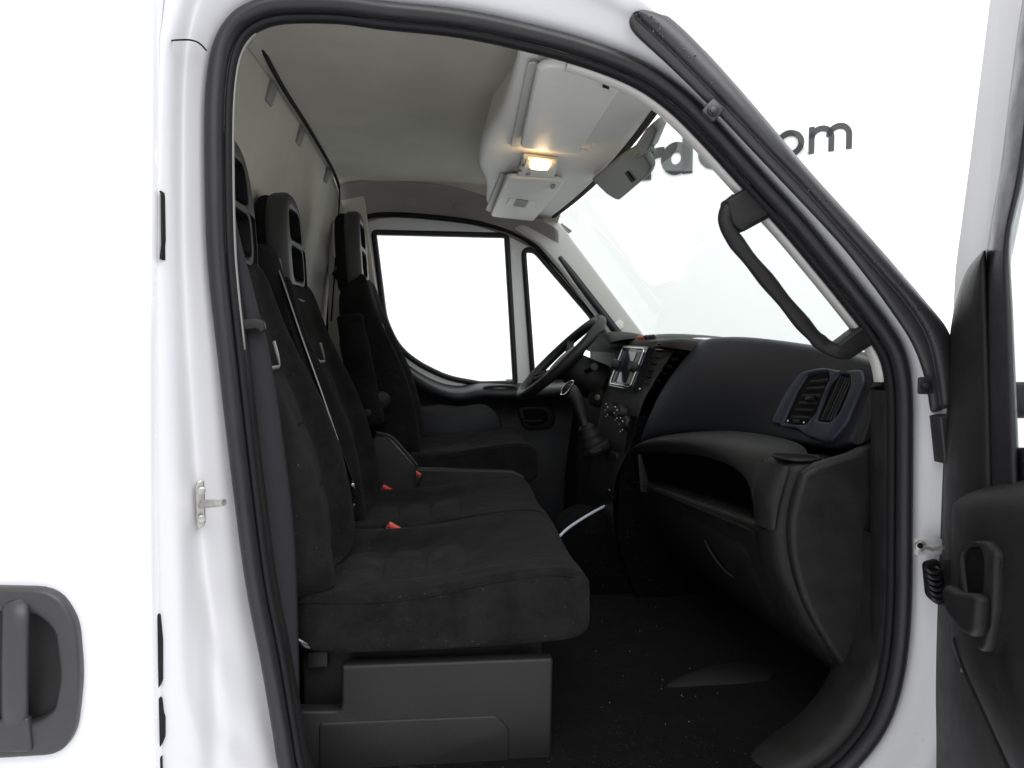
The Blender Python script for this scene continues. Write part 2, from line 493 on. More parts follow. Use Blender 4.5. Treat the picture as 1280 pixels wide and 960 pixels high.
def crease(p):
    """pressed steps of the lower door pillar: metal right of each line is set further in"""
    dy = 0.0
    for line, dep, fade in ((CA, 0.009, 0.12), (CB, 0.008, 0.03)):
        if p.z > line[0].z + fade: continue
        if p.z < line[-1].z: x = line[-1].x + (line[-1].z - p.z) * 0.8
        elif p.z > line[0].z: x = line[0].x
        else:
            for a, b in zip(line, line[1:]):
                if b.z <= p.z <= a.z: x = lerp(a.x, b.x, (p.z - a.z) / (b.z - a.z)); break
        t = max(0, min(1, (p.x - x) / 0.010 + 0.5)); t = t * t * (3 - 2 * t)
        dy += dep * t * max(0, min(1, (line[0].z + fade - p.z) / (2 * fade)))
    return dy


rows = []
for i in range(NP):
    s, o = S3[i], O3[i]; f = i / 4
    left = max(0.0, min(1.0, 1 - (f - 10.5) / 3)) if f < 32 else max(0.0, min(1.0, (f - 37) / 3))
    prof = [(-0.1, 0.03, 0.03), (0.0, 0.008, 0.006), (0.12, -0.004, -0.012), (0.34, -0.045, -0.028), (0.44, -0.056, -0.036),
            (0.56, -0.085, -0.05), (0.78, -0.098, -0.058), (0.93, -0.085, -0.05), (1.0, -0.055, -0.035), (1.0, 0.04, 0.06)]
    r = []
    for fr, yl, yr in catmull(prof, 4):
        p = s.lerp(o, fr); p.y = lerp(yr, yl, left)
        if left > 0.5 and f < 9: p.y += crease(p)
        r.append(p)
    rows.append(r)
grid('doorway_frame', rows, 'paint_shaded', van, cu=True, sub=1)

# seam across the pillar top
tube('body_seam', catmull([at(211, 51, -0.074), at(222, 50, -0.099), at(238, 50, -0.09), at(249, 54, -0.055), at(258, 63, -0.028)], 5), 0.0012, 'black', van, n=6)

# -- rubber seal: outer bulb, inner lip, pale edge
seal_prof = [(0.000, 0.008), (-0.003, -0.006), (0.001, -0.018), (0.009, -0.024), (0.016, -0.019), (0.019, -0.008), (0.0195, 0.002), (0.010, 0.008)]
seal_prof = [(a * 1.3, b) for a, b in seal_prof]
sl = sweep('door_seal', S3, seal_prof, (0, 1, 0), 'rubber', van, closed=True, sub=1)
lip_prof = [(0.0185, 0.010), (0.0185, -0.004), (0.0225, -0.008), (0.0265, -0.004), (0.0275, 0.004), (0.026, 0.014), (0.020, 0.014)]
lip_prof = [(a * 1.3, b) for a, b in lip_prof]
sweep('seal_lip', S3, lip_prof, (0, 1, 0), 'rubber_matt', sl, closed=True, sub=1)
# pale edge of the inner pillar trim, rear upright and A-pillar
edge_prof = [(0.0262, 0.010), (0.0268, 0.004), (0.0285, 0.004), (0.0288, 0.010), (0.0275, 0.016), (0.0262, 0.016)]
edge_prof = [(0.0346 + (a - 0.0262) * 0.7, b) for a, b in edge_prof]
sweep('pale_trim_edge', S3[6 * 4:13 * 4], edge_prof, (0, 1, 0), 'ivory_dark', van, closed=False, cap=True)
a_prof = [(0.022, 0.014), (0.026, 0.009), (0.029, 0.011), (0.030, 0.03), (0.024, 0.042), (0.010, 0.042)]
skirt = [(0.0335, 0.004), (0.036, 0.008), (0.037, 0.03), (0.030, 0.06), (0.0, 0.09), (-0.02, 0.09)]
sweep('inner_sill_trim', S3[29 * 4:] + S3[:7 * 4], skirt, (0, 1, 0), 'plastic', van, closed=False, pclosed=False)
a_prof = [(a * 1.3 + .001, b) for a, b in a_prof]
apil = sweep('front_pillar_trim', S3[18 * 4 + 2:29 * 4], a_prof, (0, 1, 0), 'pale', van, closed=False, cap=True)

# -- cargo side panel left of the pillar with its recessed handle
XB = at(197, 500, -0.10).x
prow = []
for zz in (-1.35, -0.9, -0.45, 0.0, 0.3, 0.6, 0.9, 1.2):
    yb = -0.118 - 0.012 * math.cos(zz * 1.1)
    xe = at(202, 433 - zz * 880, -0.10).x if zz > 0 else at(202 - 6 * min(1, -zz / 0.45), 600, -0.10).x
    prow.append([V((xx, y, zr(zz))) for xx, y in ((xe - 0.004, 0.05), (xe - 0.003, yb + 0.05), (xe - 0.004, yb + 0.012), (xe - 0.012, yb + 0.002),
                                             (xe - 0.04, yb), (xe - 0.4, yb), (xe - 1.2, yb), (xe - 2.5, yb))])
side = grid('cargo_side_panel', prow, 'paint', van, sub=1)
HY = -0.135
plo = roundpoly(pl([(-62, 740), (-20, 732), (72, 734), (98, 775), (104, 845), (96, 915), (78, 940), (-20, 946), (-62, 938)], HY),
                [0.02, 0.0, 0.03, 0.02, 0.03, 0.02, 0.02, 0, 0.02])
phole = roundpoly(pl([(-40, 766), (8, 762), (50, 765), (72, 785), (79, 840), (72, 885), (50, 900), (8, 905), (-40, 900)], HY), 0.012)
hnd = plate('side_door_handle', plo, [phole], 0.020, 'trim', side, bevel=0.006)
rim = plate('handle_gasket', [HYp + V((0, 0.012, 0)) + (HYp - at(20, 840, HY)) * 0.035 for HYp in plo], [], 0.006, 'rubber_matt', side)
plate('handle_cup', [p + V((0, 0.008, 0)) for p in phole], [], 0.004, 'plastic_grey', side)
gp = [at(20, 755, HY - 0.006), at(20, 775, HY - 0.018), at(19, 830, HY - 0.022), at(19, 880, HY - 0.018), at(19, 908, HY - 0.004)]
tube('handle_grip', catmull(gp, 6), 0.0165, 'trim', side, n=14, flat=0.55, upv=(1, 0, 0))
plate('handle_foot', roundpoly(pl([(2, 895), (38, 895), (42, 938), (-2, 938)], HY - 0.01), 0.006), [], 0.012, 'trim', side, bevel=0.004)
# dark fittings seen in the shut gap
for q in ([(202, 238), (205, 244), (206, 300), (203, 326)], [(196, 764), (201, 768), (204, 800), (204, 850), (198, 862)], [(197, 868), (203, 872), (205, 890), (207, 896), (207, 920), (203, 930), (198, 936)], [(197, 942), (203, 944), (204, 975), (197, 975)]):
    plate('gap_rubber', roundpoly(pl(q, -0.098), 0.002), [], 0.012, 'rubber_matt', van, bevel=0.002)

# -- striker on the rear pillar
st = plate('door_striker', roundpoly(pl([(244, 602), (256, 599), (258, 658), (246, 662)], -0.058), 0.008), [], 0.006, 'steel', van, bevel=0.002, normal=(0.5, -1, 0))
tube('striker_pin', [at(250, 632, -0.055), at(262, 631, -0.085), at(280, 628, -0.10)], [0.0045, 0.0045, 0.005], 'steel', st, n=10)
tube('striker_pin', [at(252, 627, -0.058), at(268, 627, -0.09), at(280, 628, -0.10)], [0.003, 0.003, 0.004], 'steel', st, n=10)
for y in (613, 648): disc('screw', at(252, y, -0.064), (0.4, -1, 0), 0.0055, 0.004, 'steel', st, 12)

# -- A-pillar outer black moulding
IN = [(786, 24), (790, 40), (821, 69), (855, 101), (902, 148), (945, 194), (988, 239), (1045, 300), (1082, 346), (1112, 387), (1140, 430), (1156, 475), (1163, 520)]
MI = [(791, 15), (800, 26), (832, 56), (868, 92), (915, 140), (958, 186), (1002, 232), (1060, 297), (1102, 344), (1134, 381), (1160, 424), (1170, 468), (1176, 512)]
OU = [(800, 10), (828, 16), (850, 32), (884, 66), (930, 117), (975, 170), (1020, 223), (1082, 290), (1126, 340), (1160, 380), (1186, 414), (1194, 450), (1198, 508)]
rows = []
for a, m_, o in zip(catmull([(*p, 0) for p in IN], 3), catmull([(*p, 0) for p in MI], 3), catmull([(*p, 0) for p in OU], 3)):
    mid = (m_ + o) / 2
    rows.append([at(a.x, a.y, 0.02), at(a.x, a.y, -0.045), at(a.x * .9 + m_.x * .1, a.y * .9 + m_.y * .1, -0.052), at(m_.x - 1.5, m_.y + 1.5, -0.060), at(m_.x, m_.y, -0.054), at(m_.x + 1.5, m_.y - 1.5, -0.066),
                 at(mid.x, mid.y, -0.074), at(o.x - 2, o.y + 2, -0.066), at(o.x, o.y, -0.045), at(o.x, o.y, 0.03)])
apm = grid('pillar_moulding', rows, 'trim', van, sub=1, cap=True)
for (x, y) in ((891, 138), (1157, 482)):
    b_ = box('screw_tab', at(x, y, -0.060), (0.026, 0.008, 0.028), 'trim', apm, 0.006, (V((0.75, 0, -0.66)), V((0, 1, 0)), V((0.66, 0, 0.75))) if x < 1000 else None)
    disc('screw', at(x, y, -0.064), (0, -1, 0), 0.009, 0.004, 'rubber', apm, 14)
    disc('screw', at(x, y, -0.068), (0, -1, 0), 0.005, 0.003, 'trim', apm, 6)
plate('hinge_cover', pl([(1168, 520), (1190, 516), (1194, 578), (1174, 578)], -0.05), [], 0.03, 'trim', van, bevel=0.004)

# water droplets left on the moulding
dv, df = [], []
for k in range(46):
    t = random.choice([random.gauss(0.12, 0.08), random.gauss(0.62, 0.1), random.gauss(0.8, 0.08)])
    t = min(0.97, max(0.03, t)); i = t * (len(IN) - 1); j = int(i); fr = i - j
    q = [lerp(V((*MI[j], 0)), V((*MI[j + 1], 0)), fr), lerp(V((*OU[j], 0)), V((*OU[j + 1], 0)), fr)]
    w = random.uniform(0.05, 0.6); c = lerp(q[0], q[1], w)
    p = at(c.x, c.y, -0.069 - 0.004 * math.sin(w * 3)); r = random.uniform(0.0009, 0.0019); b = len(dv)
    for a, zz in ((0, 0), (0.8, 0.35), (1, 0.9)):
        pass
    dv += [p + V((r * math.cos(2 * math.pi * s / 6), 0, r * math.sin(2 * math.pi * s / 6))) for s in range(6)] + [p + V((0, -r * 0.9, 0))]
    df += [(b + s, b + (s + 1) % 6, b + 6) for s in range(6)]
dr = mesh('water_drops', dv, df, 'gloss', apm); dr['kind'] = 'stuff'

# -- front jamb hardware: check strap bolt and cable boot
jb = box('check_strap_bracket', at(1160, 683, -0.045), (0.045, 0.012, 0.028), 'paint_shaded', van, 0.004)
disc('bolt', at(1150, 682, -0.055), (-0.3, -1, 0), 0.009, 0.006, 'steel', jb, 6)
disc('bolt_hole', at(1150, 682, -0.062), (-0.3, -1, 0), 0.0045, 0.002, 'black', jb, 12)
tube('strap_arm', [at(1155, 683, -0.06), at(1166, 687, -0.08), at(1180, 684, -0.10)], 0.003, 'steel', jb, n=8)
bt = plate('cable_boot', roundpoly(pl([(1154, 703), (1172, 698), (1180, 745), (1172, 757), (1158, 745)], -0.045), 0.008), [], 0.012, 'rubber_matt', van, bevel=0.003)
for k in range(6):
    c = at(1166 + k * 1.2, 712 + k * 7, -0.055 - 0.001 * k)
    tube('bellows_ring', [c + V((math.cos(a) * 0.011, math.sin(a) * 0.007, math.sin(a) * 0.004)) for a in [2 * math.pi * q / 14 for q in range(14)]],
         0.0028, 'rubber', bt, n=6, closed=True)

# -- roof lining
zprof = [(0.03, 0.515), (0.09, 0.555), (0.18, 0.605), (0.32, 0.645), (0.55, 0.665), (0.9, 0.672), (1.3, 0.668), (1.55, 0.664), (1.66, 0.66), (1.74, 0.65), (1.83, 0.60)]
rows = []
for X in (-0.415, -0.40, -0.36, -0.25, -0.1, 0.05, 0.18, 0.30, 0.40, 0.47):
    dz = 0.0 if X < 0.1 else -0.13 * ((X - 0.1) / 0.37) ** 1.4
    dz += -0.018 * max(0, (-0.33 - X) / 0.085) ** 2
    rows.append([V((min(X, 0.30) if y < 0.12 else X, y, zr(z + (dz if z > 0.53 else dz * max(0.0, (z - 0.47) / 0.06))))) for y, z in zprof])
roof = grid('roof_lining', rows, 'liner', van, sub=2, solid=0.01)
# outer roof skin closing the cab
rows = [[V((X, y, zr(z))) for y, z in ((-0.03, 0.60), (0.02, 0.70), (0.2, 0.76), (0.95, 0.79), (1.7, 0.76), (1.88, 0.70), (1.95, 0.58))] for X in (-0.6, -0.2, 0.2, 0.42)]
grid('roof_skin', rows, 'paint', van, sub=1)
# -- rear bulkhead lining
rows = []
for z, X in ((0.66, -0.412), (0.60, -0.43), (0.50, -0.452), (0.35, -0.485), (0.15, -0.515), (-0.2, -0.53), (-0.8, -0.54)):
    rows.append([V((X + 0.035 * max(0, (abs(y - 0.92) - 0.72) / 0.16) ** 2, y, zr(min(z, 0.66 - 0.16 * max(0, (abs(y - .92) - .7) / .18) ** 2) if z > .3 else z)))
                 for y in (0.03, 0.12, 0.2, 0.35, 0.6, 0.9, 1.2, 1.5, 1.65, 1.75, 1.82)])
    rows[-1].append(V((rows[-1][-1].x - 0.02, 1.93, rows[-1][-1].z)))
bulk = grid('bulkhead_lining', rows, 'wallfelt', van, sub=2, solid=0.006)
jp = [at(306, 22, 0.30), at(317, 40, 0.42)] + [V((-0.392, y, zr(z))) for y, z in ((0.7, 0.641), (1.0, 0.644), (1.3, 0.641), (1.55, 0.632), (1.69, 0.60))] + [V((-0.40, 1.735, zr(0.55))), V((-0.415, 1.76, zr(0.40))), V((-0.44, 1.76, zr(0.1)))]
tube('lining_joint', catmull(jp, 5), [0.0055] * 30 + [0.003] * (len(catmull(jp, 5)) - 30), 'black', van, n=8)
for (x, y, d) in ((362, 119, 0.70), (392, 163, 1.06), (416, 211, 1.55)):
    c = V((-0.418, d, zr(0.62)))
    box('lining_tab', c, (0.05, 0.05, 0.012), 'ivory_dark', bulk, 0.003, (V((0.35, 0, 0.94)), V((0, 1, 0)), V((-0.94, 0, 0.35))))
# floor and tunnel
fl = grid('cab_floor', [[V((x, y, zr(-0.745 if y < .06 else z))) for y in (-0.01, 0.05, 0.5, 0.9, 1.4, 1.85)] for x, z in ((-0.55, -0.74), (-0.2, -0.74), (0.3, -0.74), (0.66, -0.74), (0.86, -0.735), (0.97, -0.45))], 'carpet', van, sub=1, solid=0.01)
mesh('firewall', [V((0.93, -0.02, zr(-0.8))), V((0.93, 1.95, zr(-0.8))), V((0.95, 1.95, zr(-0.03))), V((0.95, -0.02, zr(-0.03)))], [(0, 1, 2, 3)], 'carpet', van)
mesh('kick_panel', [V((0.82, 0.13, zr(-0.74))), V((0.97, 0.10, zr(-0.74))), V((0.97, 0.10, zr(-0.06))), V((0.80, 0.13, zr(-0.06)))], [(0, 1, 2, 3)], 'plastic', van)
mesh('cab_side_wall', [V((x, 1.93, zr(z))) for x, z in ((-0.62, -0.8), (1.0, -0.8), (1.0, -0.22), (-0.28, -0.22), (-0.34, 0.6), (-0.62, 0.6))], [tuple(range(6))], 'carpet', van)
mesh('rear_side_wall', [V((x, 0.035, zr(z))) for x, z in ((-0.62, -0.8), (-0.21, -0.8), (-0.27, -0.5), (-0.335, -0.1), (-0.36, 0.2), (-0.36, 0.5), (-0.62, 0.6))], [tuple(range(7))], 'plastic', van)
# step tread by the sill
sp_ = S3[31 * 4:40 * 4]; rows = []; T_ = frames(sp_, False); cc = sum(S3, V((0, 0, 0))) / len(S3)
for k, p in enumerate(sp_):
    a = V((0, 1, 0)).cross(T_[k]); a = a if a.dot(cc - p) > 0 else -a
    g = min(1.0, max(0.0, (k - 4) / 9)); g = g * g * (3 - 2 * g)
    rows.append([p + a * (0.030 + q * g) + V((0, y, 0)) for q, y in ((0, 0.006), (0.012, 0.008), (0.022, 0.02), (0.028, 0.05), (0.025, 0.09), (0.0, 0.14))])
grid('sill_scuff_plate', rows, 'plastic', van, sub=1)
# arch moulding on the floor
rows = []
for x, y, d in ((822, 864, .33), (850, 849, .345), (885, 842, .355), (920, 843, .35), (962, 848, .34)):
    p = at(x, y, d); rows.append([p + V((-0.02, -0.05, -0.06)), p + V((-0.012, -0.02, -0.012)), p, p + V((0.02, 0.02, 0.004)), p + V((0.06, 0.05, 0.0))])
grid('wheel_arch_cover', rows, 'rubber_matt', van, sub=2)

# -- windscreen
WT, WB = (0.452, 0.520), (0.885, -0.03)
rows = []
for k in range(9):
    t = k / 8
    rows.append([V((lerp(WT[0], WB[0], t) + 0.05 * (1 - ((y - 0.93) / 0.9) ** 2) + 0.012 * math.sin(t * math.pi), y, zr(lerp(WT[1], WB[1], t)))) for y in [0.03 + 1.8 * q / 12 for q in range(13)]])
ws = grid('windscreen', rows, 'glass_ws', van)
hdr = [V((lerp(WT[0], WB[0], -0.02) + 0.05 * (1 - ((y - 0.93) / 0.9) ** 2) - 0.006, y, zr(WT[1] + 0.004))) for y in [0.17 + 1.62 * q / 14 for q in range(15)]]
hdr = hdr[:-1] + catmull([hdr[-1], hdr[-1] + V((0.01, 0.02, -0.02)), V((0.50, 1.805, zr(0.455))), V((0.62, 1.81, zr(0.29))), V((0.80, 1.81, zr(0.04)))], 5)
tube('screen_seal', hdr, 0.009, 'rubber_matt', ws, n=8)
# ==================================================================== FAR SIDE
FY = 1.86
# far pillar trim (between far door and windscreen)
apo = [(655, 296), (700, 272), (722, 298), (760, 355), (800, 414), (812, 440), (780, 445), (745, 392), (700, 335), (680, 312)]
plate('front_pillar_trim', roundpoly(pl([(640, 285), (690, 268), (703, 285), (752, 350), (803, 418), (820, 450), (775, 450), (748, 400), (700, 338), (672, 306)], 1.80), 0.02), [], 0.05, 'pale', van, bevel=0.012)
plate('pillar_cap', [at(774 + 6 * math.cos(R(a)), 406 + 6.5 * math.sin(R(a)), 1.772) for a in range(30, 390, 60)], [], 0.004, 'ivory', van, bevel=0.001)
# far cant rail
rows = [[at(x, y0 + (y1 - y0) * t, Y) for t, Y in ((0, 1.72), (0.15, 1.755), (0.6, 1.80), (0.85, 1.81), (1, 1.84))] for x, y0, y1 in
        ((415, 232, 292), (450, 226, 284), (470, 224, 272), (520, 226, 272), (575, 233, 276), (620, 250, 290), (660, 268, 305), (700, 285, 340))]
cant = grid('cant_rail_trim', rows, 'cant', van, sub=1, solid=0.006)
for x, y in ((512, 250), (575, 256)):
    plate('clip_cover', roundpoly([at(x + dx, y + dy, 1.785) for dx, dy in ((-7, -6), (8, -5), (8, 8), (-7, 7))], 0.008), [], 0.006, 'cant', cant, bevel=0.002)
# far rear pillar trim
plate('rear_pillar_trim', roundpoly(pl([(412, 240), (455, 236), (462, 300), (480, 420), (500, 520), (410, 520)], 1.79), 0.02), [], 0.04, 'liner', van, bevel=0.01)
box('belt_anchor_cover', at(424, 300, 1.75), (0.05, 0.03, 0.14), 'ivory', van, 0.012)
tube('belt_guide', [at(428, 292, 1.72), at(430, 300, 1.715), at(428, 312, 1.72)], 0.014, 'plastic_grey', van, n=10)
tube('belt_guide', [at(420, 340, 1.71), at(428, 350, 1.70), at(438, 346, 1.71)], 0.02, 'black', van, n=10)

# far door with two panes
fd = empty('driver_door', at(600, 600, FY) - van.location); fd.parent = van
ap_line = catmull([(*p, 0) for p in [(455, 470), (447, 380), (445, 310), (449, 283), (462, 271), (500, 269), (560, 274), (610, 282), (650, 296), (685, 322), (720, 362), (750, 400), (778, 440), (785, 480)]], 4)
outer = [at(p.x, p.y, FY) for p in ap_line] + pl([(785, 720), (455, 720)], FY)
win = roundpoly(pl([(466, 290), (634, 294), (645, 480), (600, 481), (560, 474), (524, 457), (497, 436), (480, 400)], FY), [0.02, 0.02, 0.02, 0, 0.05, 0.05, 0.06, 0.04])
qua = roundpoly(pl([(652, 312), (668, 312), (745, 402), (752, 470), (664, 474)], FY), [0.03, 0.03, 0.05, 0.03, 0.02])
plate('door_shell', outer, [win, qua], 0.05, 'paint', fd, bevel=0.006)
sp = [(-0.006, -0.030), (0.004, -0.042), (0.014, -0.036), (0.017, -0.02), (0.012, 0.0), (-0.006, 0.0)]
sweep('window_seal', win, sp, (0, 1, 0), 'rubber', fd)
sweep('window_seal', qua, sp, (0, 1, 0), 'rubber', fd)
plate('side_window', win, [], 0.004, 'glass', fd, shift=-0.012)
plate('quarter_window', qua, [], 0.004, 'glass', fd, shift=-0.012)
sweep('door_aperture_seal', [at(p.x, p.y, 1.82) for p in ap_line[6:-4]], [(-0.010, -0.012), (0.0, -0.018), (0.008, -0.010), (0.008, 0.01), (-0.010, 0.01)], (0, 1, 0), 'rubber_matt', van, closed=False, cap=True)
tube('door_edge_trim', catmull([at(696, 318, 1.79), at(722, 352, 1.785), at(750, 388, 1.78), at(778, 424, 1.775)], 5), [0.008] + [0.018] * 15, 'rubber', van, n=10)
plate('mirror_corner', roundpoly(pl([(739, 490), (738, 430), (748, 410), (784, 448), (784, 500)], 1.815), 0.01), [], 0.03, 'rubber_matt', fd, bevel=0.006)
# a printed mark in the pane
box('glass_mark', at(637, 475, FY + 0.008), (0.03, 0.002, 0.006), 'ivory_dark', fd, 0)
# inner door card: upper shelf with grooves
topl = catmull([(*p, 0) for p in [(470, 418), (497, 446), (522, 466), (550, 480), (575, 484), (600, 480), (640, 481), (670, 480), (700, 478), (760, 474), (815, 474)]], 4)
rows = []
for p in topl:
    e = max(0, min(1, (p.x - 500) / 60))
    rows.append([at(p.x, p.y - 2, 1.83), at(p.x, p.y, 1.80), at(p.x + 1, p.y + 3, 1.77 - 0.03 * e), at(p.x + 1, p.y + 9, 1.76 - 0.05 * e), at(p.x + 1, p.y + 17, 1.76 - 0.05 * e), at(p.x + 1, p.y + 24, 1.78), at(p.x, p.y + 40, 1.80), at(p.x, p.y + 70, 1.79), at(p.x, p.y + 140, 1.77), at(p.x, p.y + 240, 1.77)])
grid('door_card', rows, 'door_card', fd, sub=2)
plate('door_pocket_panel', roundpoly(pl([(505, 510), (560, 503), (608, 504), (625, 520), (630, 548), (505, 546)], 1.775), 0.03), [], 0.02, 'door_card', fd, bevel=0.008)
plate('latch_bezel', roundpoly(pl([(645, 508), (685, 506), (695, 520), (690, 536), (655, 538)], 1.772), 0.03), [], 0.024, 'plastic', fd, bevel=0.008)
plate('latch_cup', roundpoly(pl([(652, 512), (680, 511), (687, 521), (682, 530), (660, 532)], 1.757), 0.02), [], 0.006, 'black', fd, bevel=0.002)
tube('latch_lever', [at(654, 526, 1.75), at(666, 527, 1.745), at(678, 526, 1.75)], 0.007, 'plastic_grey', fd, n=8)
tube('bottle_rim', [at(625 + 20 * math.cos(a), 485 + 2.2 * math.sin(a), 1.73) for a in [2 * math.pi * k / 20 for k in range(20)]], 0.006, 'plastic', fd, n=6, closed=True)

# ==================================================================== ROOF CONSOLE
cons = empty('roof_console', onz(650, 200, 0.52), 'pale grey overhead console with sun visors and lit reading lamp', 'console')
# rear rim, front header; stations along Y
st_ = [(0.06, 0.135), (0.2, 0.138), (0.36, 0.138), (0.50, 0.134), (0.60, 0.124), (0.70, 0.104), (0.80, 0.097), (0.95, 0.097), (1.05, 0.104), (1.14, 0.124), (1.26, 0.140), (1.42, 0.150), (1.6, 0.160), (1.70, 0.175), (1.74, 0.21)]
rows = []
for y, x0 in st_:
    xf = 0.452 + 0.05 * (1 - ((y - 0.93) / 0.9) ** 2) - 0.02
    if y < 0.15: xf = min(xf, 0.33)
    drop = 0 if 0.12 < y < 1.66 else (0.03 if y < .12 else 0.02)
    L_ = xf - x0
    rows.append([V((x, y, zr(z))) for x, z in ((x0 + 0.04, 0.69), (x0 + 0.026, 0.62), (x0 + 0.006, 0.560 + drop), (x0 + 0.003, 0.543 + drop), (x0 + 0.016, 0.531 + drop), (x0 + 0.06, 0.528 + drop * .5),
                                             (x0 + L_ * 0.35, 0.528), (x0 + L_ * 0.6, 0.527), (x0 + L_ * 0.8, 0.524), (xf - 0.012, 0.518), (xf, 0.522), (xf + 0.004, 0.56))])
grid('console_shell', rows, 'ivory', cons, sub=2)


def ceil_panel(name, pts, z, th, m, parent, rr=0.015, bev=0.004, holes=()):
    return plate(name, roundpoly([onz(x, y, z) for x, y in pts], rr), [roundpoly([onz(x, y, z) for x, y in h], rr * .6) for h in holes], th, m, parent, bevel=bev, normal=(0, 0, -1))


v1 = ceil_panel('sun_visor', [(672, 80), (700, 76), (778, 105), (764, 124), (722, 190), (650, 181)], 0.508, 0.018, 'ivory', cons, 0.02, 0.007)
ceil_panel('visor_recess', [(660, 78), (674, 78), (652, 183), (638, 183)], 0.5235, 0.004, 'pale', cons, 0.012, 0.001)
ceil_panel('visor_slot', [(754, 98), (764, 100), (762, 111), (753, 108)], 0.4985, 0.004, 'black', v1, 0.001, 0.0)
ceil_panel('visor_clip', [(762, 104), (772, 106), (768, 116), (761, 113)], 0.497, 0.010, 'ivory', v1, 0.004, 0.002)
tube('visor_pivot', [onz(718, 187, 0.505), onz(735, 188, 0.505), onz(742, 180, 0.508)], 0.004, 'ivory', v1, n=8)
v2 = ceil_panel('sun_visor', [(633, 219), (706, 224), (698, 236), (667, 274), (613, 268)], 0.508, 0.018, 'ivory', cons, 0.03, 0.007)
ceil_panel('visor_recess', [(626, 217), (634, 219), (613, 265), (607, 262)], 0.5235, 0.004, 'pale', cons, 0.012, 0.001)
for q in ([(637, 248), (645, 248), (640, 257), (632, 256)], [(661, 252), (671, 253), (666, 260), (656, 260)]):
    ceil_panel('warning_sticker', q, 0.4975, 0.003, 'white_print', v2, 0.002, 0.0)
ceil_panel('warning_sticker', [(646, 249), (660, 251), (655, 259), (642, 257)], 0.4975, 0.003, 'ivory_dark', v2, 0.002, 0.0)
ceil_panel('visor_screw', [(690, 231), (695, 231), (693, 235), (688, 235)], 0.4965, 0.004, 'ivory_dark', v2, 0.004, 0.0)
lm = ceil_panel('reading_lamp', [(654, 195), (698, 200), (692, 223), (646, 218)], 0.517, 0.018, 'ivory', cons, 0.008, 0.004)
ceil_panel('lamp_lens', [(658, 197), (697, 201), (692, 214), (655, 211)], 0.505, 0.008, 'lamp_off', lm, 0.012, 0.003)
ceil_panel('lamp_bulb', [(664, 199), (689, 202), (685, 212), (662, 210)], 0.498, 0.008, 'lamp', lm, 0.02, 0.003)
for x, y in ((652, 206), (650, 213), (660, 217)):
    disc('lamp_switch', onz(x, y, 0.508), (0, 0, -1), 0.007, 0.004, 'ivory_dark', lm, 12)
ll = bpy.data.lights.new('reading_lamp_light', 'POINT'); ll.energy = 0.14; ll.color = (1.0, 0.72, 0.40); ll.shadow_soft_size = 0.02
lo = bpy.data.objects.new('reading_lamp_light', ll); COL.objects.link(lo); lo.location = onz(676, 206, 0.478)

# sensor cover on the windscreen
sc_ = empty('sensor_cover', onz(780, 215, 0.44), 'grey sensor cover hanging from the top centre of the windscreen', 'sensor cover')
wn = V((0.52, 0.0, 0.85)); wp0 = V((0.45, 0.75, zr(0.515)))
wn = V((WT[1] - WB[1], 0, WB[0] - WT[0])).normalized()


def wsp(px, py, off=0.03):
    return onp(px, py, V((WT[0] + 0.04, 0.9, zr(WT[1]))) - wn * off, wn)


cv = plate('cover_plate', roundpoly([wsp(x, y) for x, y in [(742, 222), (778, 192), (800, 178), (818, 205), (814, 216), (775, 249), (762, 241)]], [0.01, 0, 0.02, .02, .02, .02, .01]), [], 0.02, 'bracket', sc_, bevel=0.006, normal=-wn)
plate('cover_slot', [wsp(x, y, 0.043) for x, y in [(781, 216), (784, 214), (793, 226), (790, 228)]], [], 0.003, 'black', sc_, normal=-wn)
tube('sensor_cable', [wsp(796, 196, 0.035), wsp(806, 190, 0.04), wsp(815, 184, 0.045), wsp(818, 190, 0.045)], 0.006, 'bracket', sc_, n=8)
plate('mirror_mount', [wsp(x, y, 0.032) for x, y in [(800, 176), (812, 158), (820, 150), (828, 158), (818, 182), (808, 192)]], [], 0.03, 'bracket', sc_, bevel=0.006, normal=-wn)
plate('screen_sticker', [wsp(x, y, 0.01) for x, y in [(699, 281), (702, 279), (715, 289), (711, 292)]], [], 0.002, 'bracket', sc_, normal=-wn)

# ==================================================================== GRAB HANDLE
gh = empty('grab_handle', at(1060, 430, 0.05), 'black grab handle bolted along the near windscreen pillar', 'grab handle')
GY = 0.018
path = catmull([at(921, 250, GY - 0.004), at(909, 262, GY - 0.004), at(908, 280, GY - 0.004), at(922, 305, GY - 0.004), at(965, 358, GY - 0.004), at(1010, 412, GY - 0.004), at(1030, 431, GY - 0.004), at(1048, 439, GY - 0.01), at(1062, 440, GY - 0.008)], 6)
rr = [0.0125 + 0.001 * math.sin(i * 1.15) * (1 if 16 < i < 36 else 0) for i in range(len(path))]
tube('grip', path, rr, 'plastic', gh, n=14, flat=0.9)
plate('mount', roundpoly(pl([(903, 252), (936, 232), (968, 268), (924, 292), (912, 282)], GY), 0.006), [], 0.035, 'plastic', gh, bevel=0.006)
plate('mount', roundpoly(pl([(1038, 432), (1078, 402), (1096, 424), (1056, 450), (1046, 448)], GY), 0.006), [], 0.035, 'plastic', gh, bevel=0.006)

